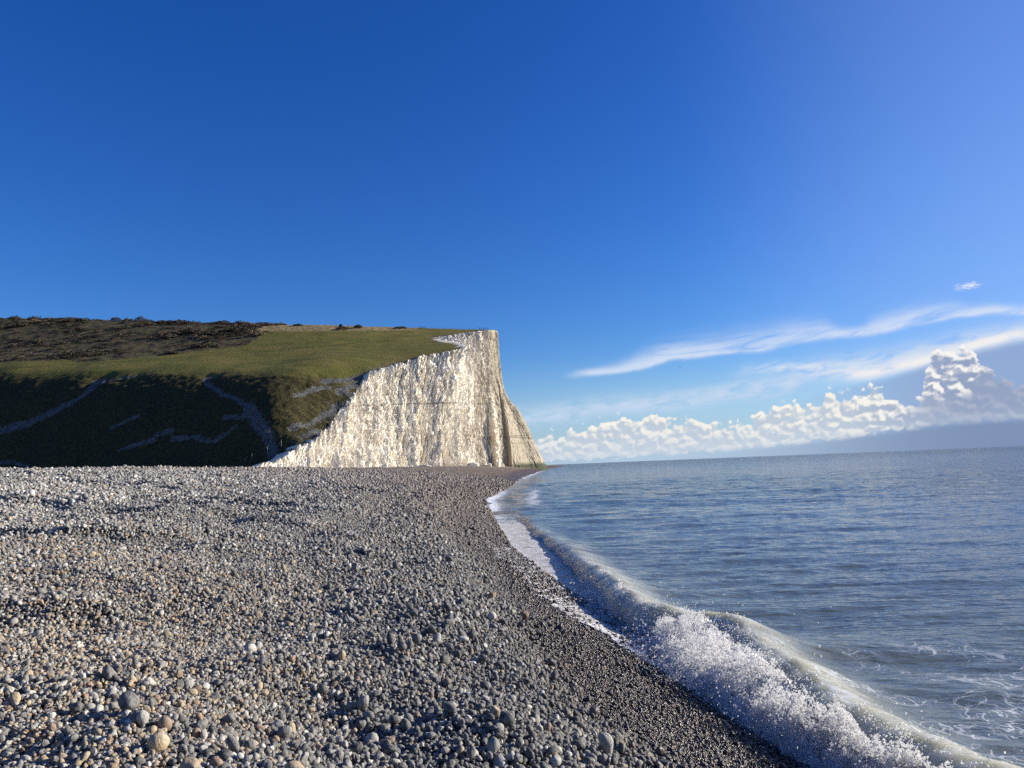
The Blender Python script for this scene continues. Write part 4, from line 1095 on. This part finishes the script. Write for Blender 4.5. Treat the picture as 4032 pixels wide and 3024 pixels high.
for i, q in enumerate([(60, 1263, 9, 2.6, 'long low dark shrub on the skyline at the far left'),
    (330, 1270, 5, 1.8, 'small shrub on the skyline between the left edge and the two tall mounds'),
    (457, 1268, 7, 2.8, 'left of the two rounded dark bushes standing up on the skyline'),
    (552, 1268, 7.5, 3.4, 'tallest rounded bush on the skyline, right of its twin'),
    (640, 1274, 6, 1.6, 'low spreading shrub just right of the tallest skyline bush'),
    (880, 1277, 11, 2.2, 'wide flat dark shrub on the skyline above the scrub end'),
    (960, 1281, 6, 1.4, 'last small shrub where the scrub meets the straw-coloured grass'),
    (1172, 1283, 6, 1.3, 'lone flat shrub on the straw-coloured ridge'),
    (1341, 1287, 2.2, 1.2, 'tiny round bush on the pale ridge in the middle of the hill'),
    (1350, 1297, 8, 1.3, 'low dark shrub patch at the edge of the straw-coloured grass'),
    (1410, 1293, 5, 2.0, 'dark clump of bushes on the ridge right of the tiny round bush'),
    (1575, 1294, 8, 1.0, 'very low dark shrub at the right end of the pale ridge')]):
    shrub(q[0], q[1], q[2], q[3], 40+i, q[4])

# twig lying over the pebbles, bleached plank, bird
def on_beach(px, py):
    z = 1.4
    for k in range(12):
        q = atz(px, py, z); z = float(beach_z(np.array(q[0]), np.array(q[1])))+.02
    return Vector((q[0], q[1], z))
tw = [on_beach(-60, 2868), on_beach(20, 2890), on_beach(80, 2925), on_beach(125, 2955), on_beach(160, 2980)]
link('twig', tube_mesh('twig', [p_-tw[0]+Vector((0, 0, .035+.012*i)) for i, p_ in enumerate(tw)], .007, .004), M_dwood, label='thin dark twig lying across the orange pebbles in the bottom left corner', cat='twig', loc=tw[0])
pq = atY(1592, 1885, 88.); pk = Vector((pq[0], pq[1], float(beach_z(np.array(pq[0]), np.array(pq[1]))))); pk2 = pk+Vector((.95, .3, .05))
link('driftwood', tube_mesh('driftwood', [(0, 0, .06), ((pk2-pk)*.5+Vector((0, 0, .10)))[:], ((pk2-pk)+Vector((0, 0, .08)))[:]], .09, .05), flat_material('bleached_wood', (.6, .57, .5), (.45, .42, .36), 4.), label='short bleached driftwood piece on the brown shingle before the cliff', cat='driftwood', loc=pk)
bq = atY(2677, 1446, 150.)
V = [(0, .12, 0), (0, -.16, .01), (.03, 0, .03), (-.03, 0, .03), (0, 0, -.04), (.24, .02, .07), (.46, -.05, .01), (.24, -.08, .07), (-.24, .02, .07), (-.46, -.05, .01), (-.24, -.08, .07), (.05, -.24, 0), (-.05, -.24, 0)]
F = [(0, 2, 4), (0, 4, 3), (0, 3, 2), (1, 4, 2), (1, 3, 4), (1, 2, 3), (2, 0, 5), (2, 5, 7), (5, 6, 7), (3, 8, 0), (3, 10, 8), (8, 10, 9), (1, 11, 12)]
bm_ = bpy.data.meshes.new('bird'); bm_.from_pydata(V, [], F); bm_.update()
o = link('bird', bm_, M_dwood, label='tiny dark bird gliding over the sea below the long streak of cloud', cat='bird', loc=tuple(bq)); o.rotation_euler = (0, .35, .4)

def scrub_cover():
    gx, gy, sc_ = look_scrub['f']
    rs = np.random.default_rng(21)
    pr = bpy.data.collections.new('bush_shapes')
    m, b, p, out = material('scrub_leaf')
    a1 = b.node('ShaderNodeAttribute', attribute_type='INSTANCER', attribute_name='pcol')
    g_ = b.node('ShaderNodeNewGeometry')
    b.put(p.inputs['Base Color'], b.mix(b.noise(g_.outputs['Position'], 1.5, 2.), a1.outputs['Color'], b.mix(.5, a1.outputs['Color'], (.02, .018, .012, 1)))); p.inputs['Roughness'].default_value = .95
    for v in range(4):
        n = 260
        a = rs.uniform(0, 6.283, n); rr = np.sqrt(rs.uniform(0, 1, n)); X_ = rr*np.cos(a); Y_ = rr*np.sin(a)
        env = np.sqrt(np.clip(1-rr**2, 0, 1))*(.75+.6*perlin(X_*2+v*5, Y_*2)); Z_ = env*rs.uniform(.35, 1.0, n)
        c = np.stack([X_, Y_, Z_], 1); s1 = rs.normal(size=(n, 3)); s1 /= np.linalg.norm(s1, axis=1)[:, None]; s2 = np.cross(s1, rs.normal(size=(n, 3))); s2 /= np.linalg.norm(s2, axis=1)[:, None]
        k = rs.uniform(.06, .16, n)[:, None]
        V = np.stack([c-s1*k, c+s2*k*.6, c+s1*k, c-s2*k*.6], 1).reshape(-1, 3)
        me = mesh_np('bush_shape', V, np.arange(4*n).reshape(n, 4), False); me.materials.append(m)
        pr.objects.link(bpy.data.objects.new('bush_%d' % v, me))
    n = 26000
    x = rs.uniform(-420, -60, n); y = rs.uniform(300, 560, n)
    i = np.clip(np.searchsorted(gx, x), 0, len(gx)-1); j = np.clip(np.searchsorted(gy, y), 0, len(gy)-1)
    dn = .28+1.5*fbm(x/26, y/15, 4.4, o=4, rough=.6)
    k = (rs.uniform(size=n) < np.clip(dn, .05, 1)*.75) & (sc_[i, j] > .6) & (x > -.78*y)
    x, y, dn = x[k], y[k], dn[k]; n = len(x)
    z = np.array([hill_z(a_, b_) for a_, b_ in zip(x, y)])
    sz = np.clip(1.5*np.exp(rs.normal(0, .45, n))*(.8+.6*np.clip(dn, 0, 1)), .6, 4.2)
    t = rs.uniform(size=n)[:, None]; u = rs.uniform(.6, 1.4, n)[:, None]
    pal = np.where(t < .45, np.array([[.075, .055, .042]]), np.where(t < .75, np.array([[.045, .045, .022]]), np.array([[.115, .082, .05]])))*u
    me = bpy.data.meshes.new('scrub'); me.vertices.add(n); me.vertices.foreach_set('co', np.stack([x, y, z-.1], 1).astype(np.float32).ravel())
    def av(nm, typ, key, dat):
        a_ = me.attributes.new(nm, typ, 'POINT'); a_.data.foreach_set(key, dat.ravel())
    av('prot', 'FLOAT_VECTOR', 'vector', np.stack([0*x, 0*x, rs.uniform(0, 6.28, n)], 1).astype(np.float32))
    av('pscl', 'FLOAT_VECTOR', 'vector', np.stack([sz*1.25, sz, sz*rs.uniform(.5, .8, n)], 1).astype(np.float32))
    av('pidx', 'INT', 'value', rs.integers(0, 4, n).astype(np.int32)); av('pcol', 'FLOAT_VECTOR', 'vector', pal.astype(np.float32))
    o = link('scrub', me, m, kind='stuff', label='low brown and olive scrub covering the upper left of the hill', cat='scrub')
    instancer(o, pr); print('bushes', n)
scrub_cover()
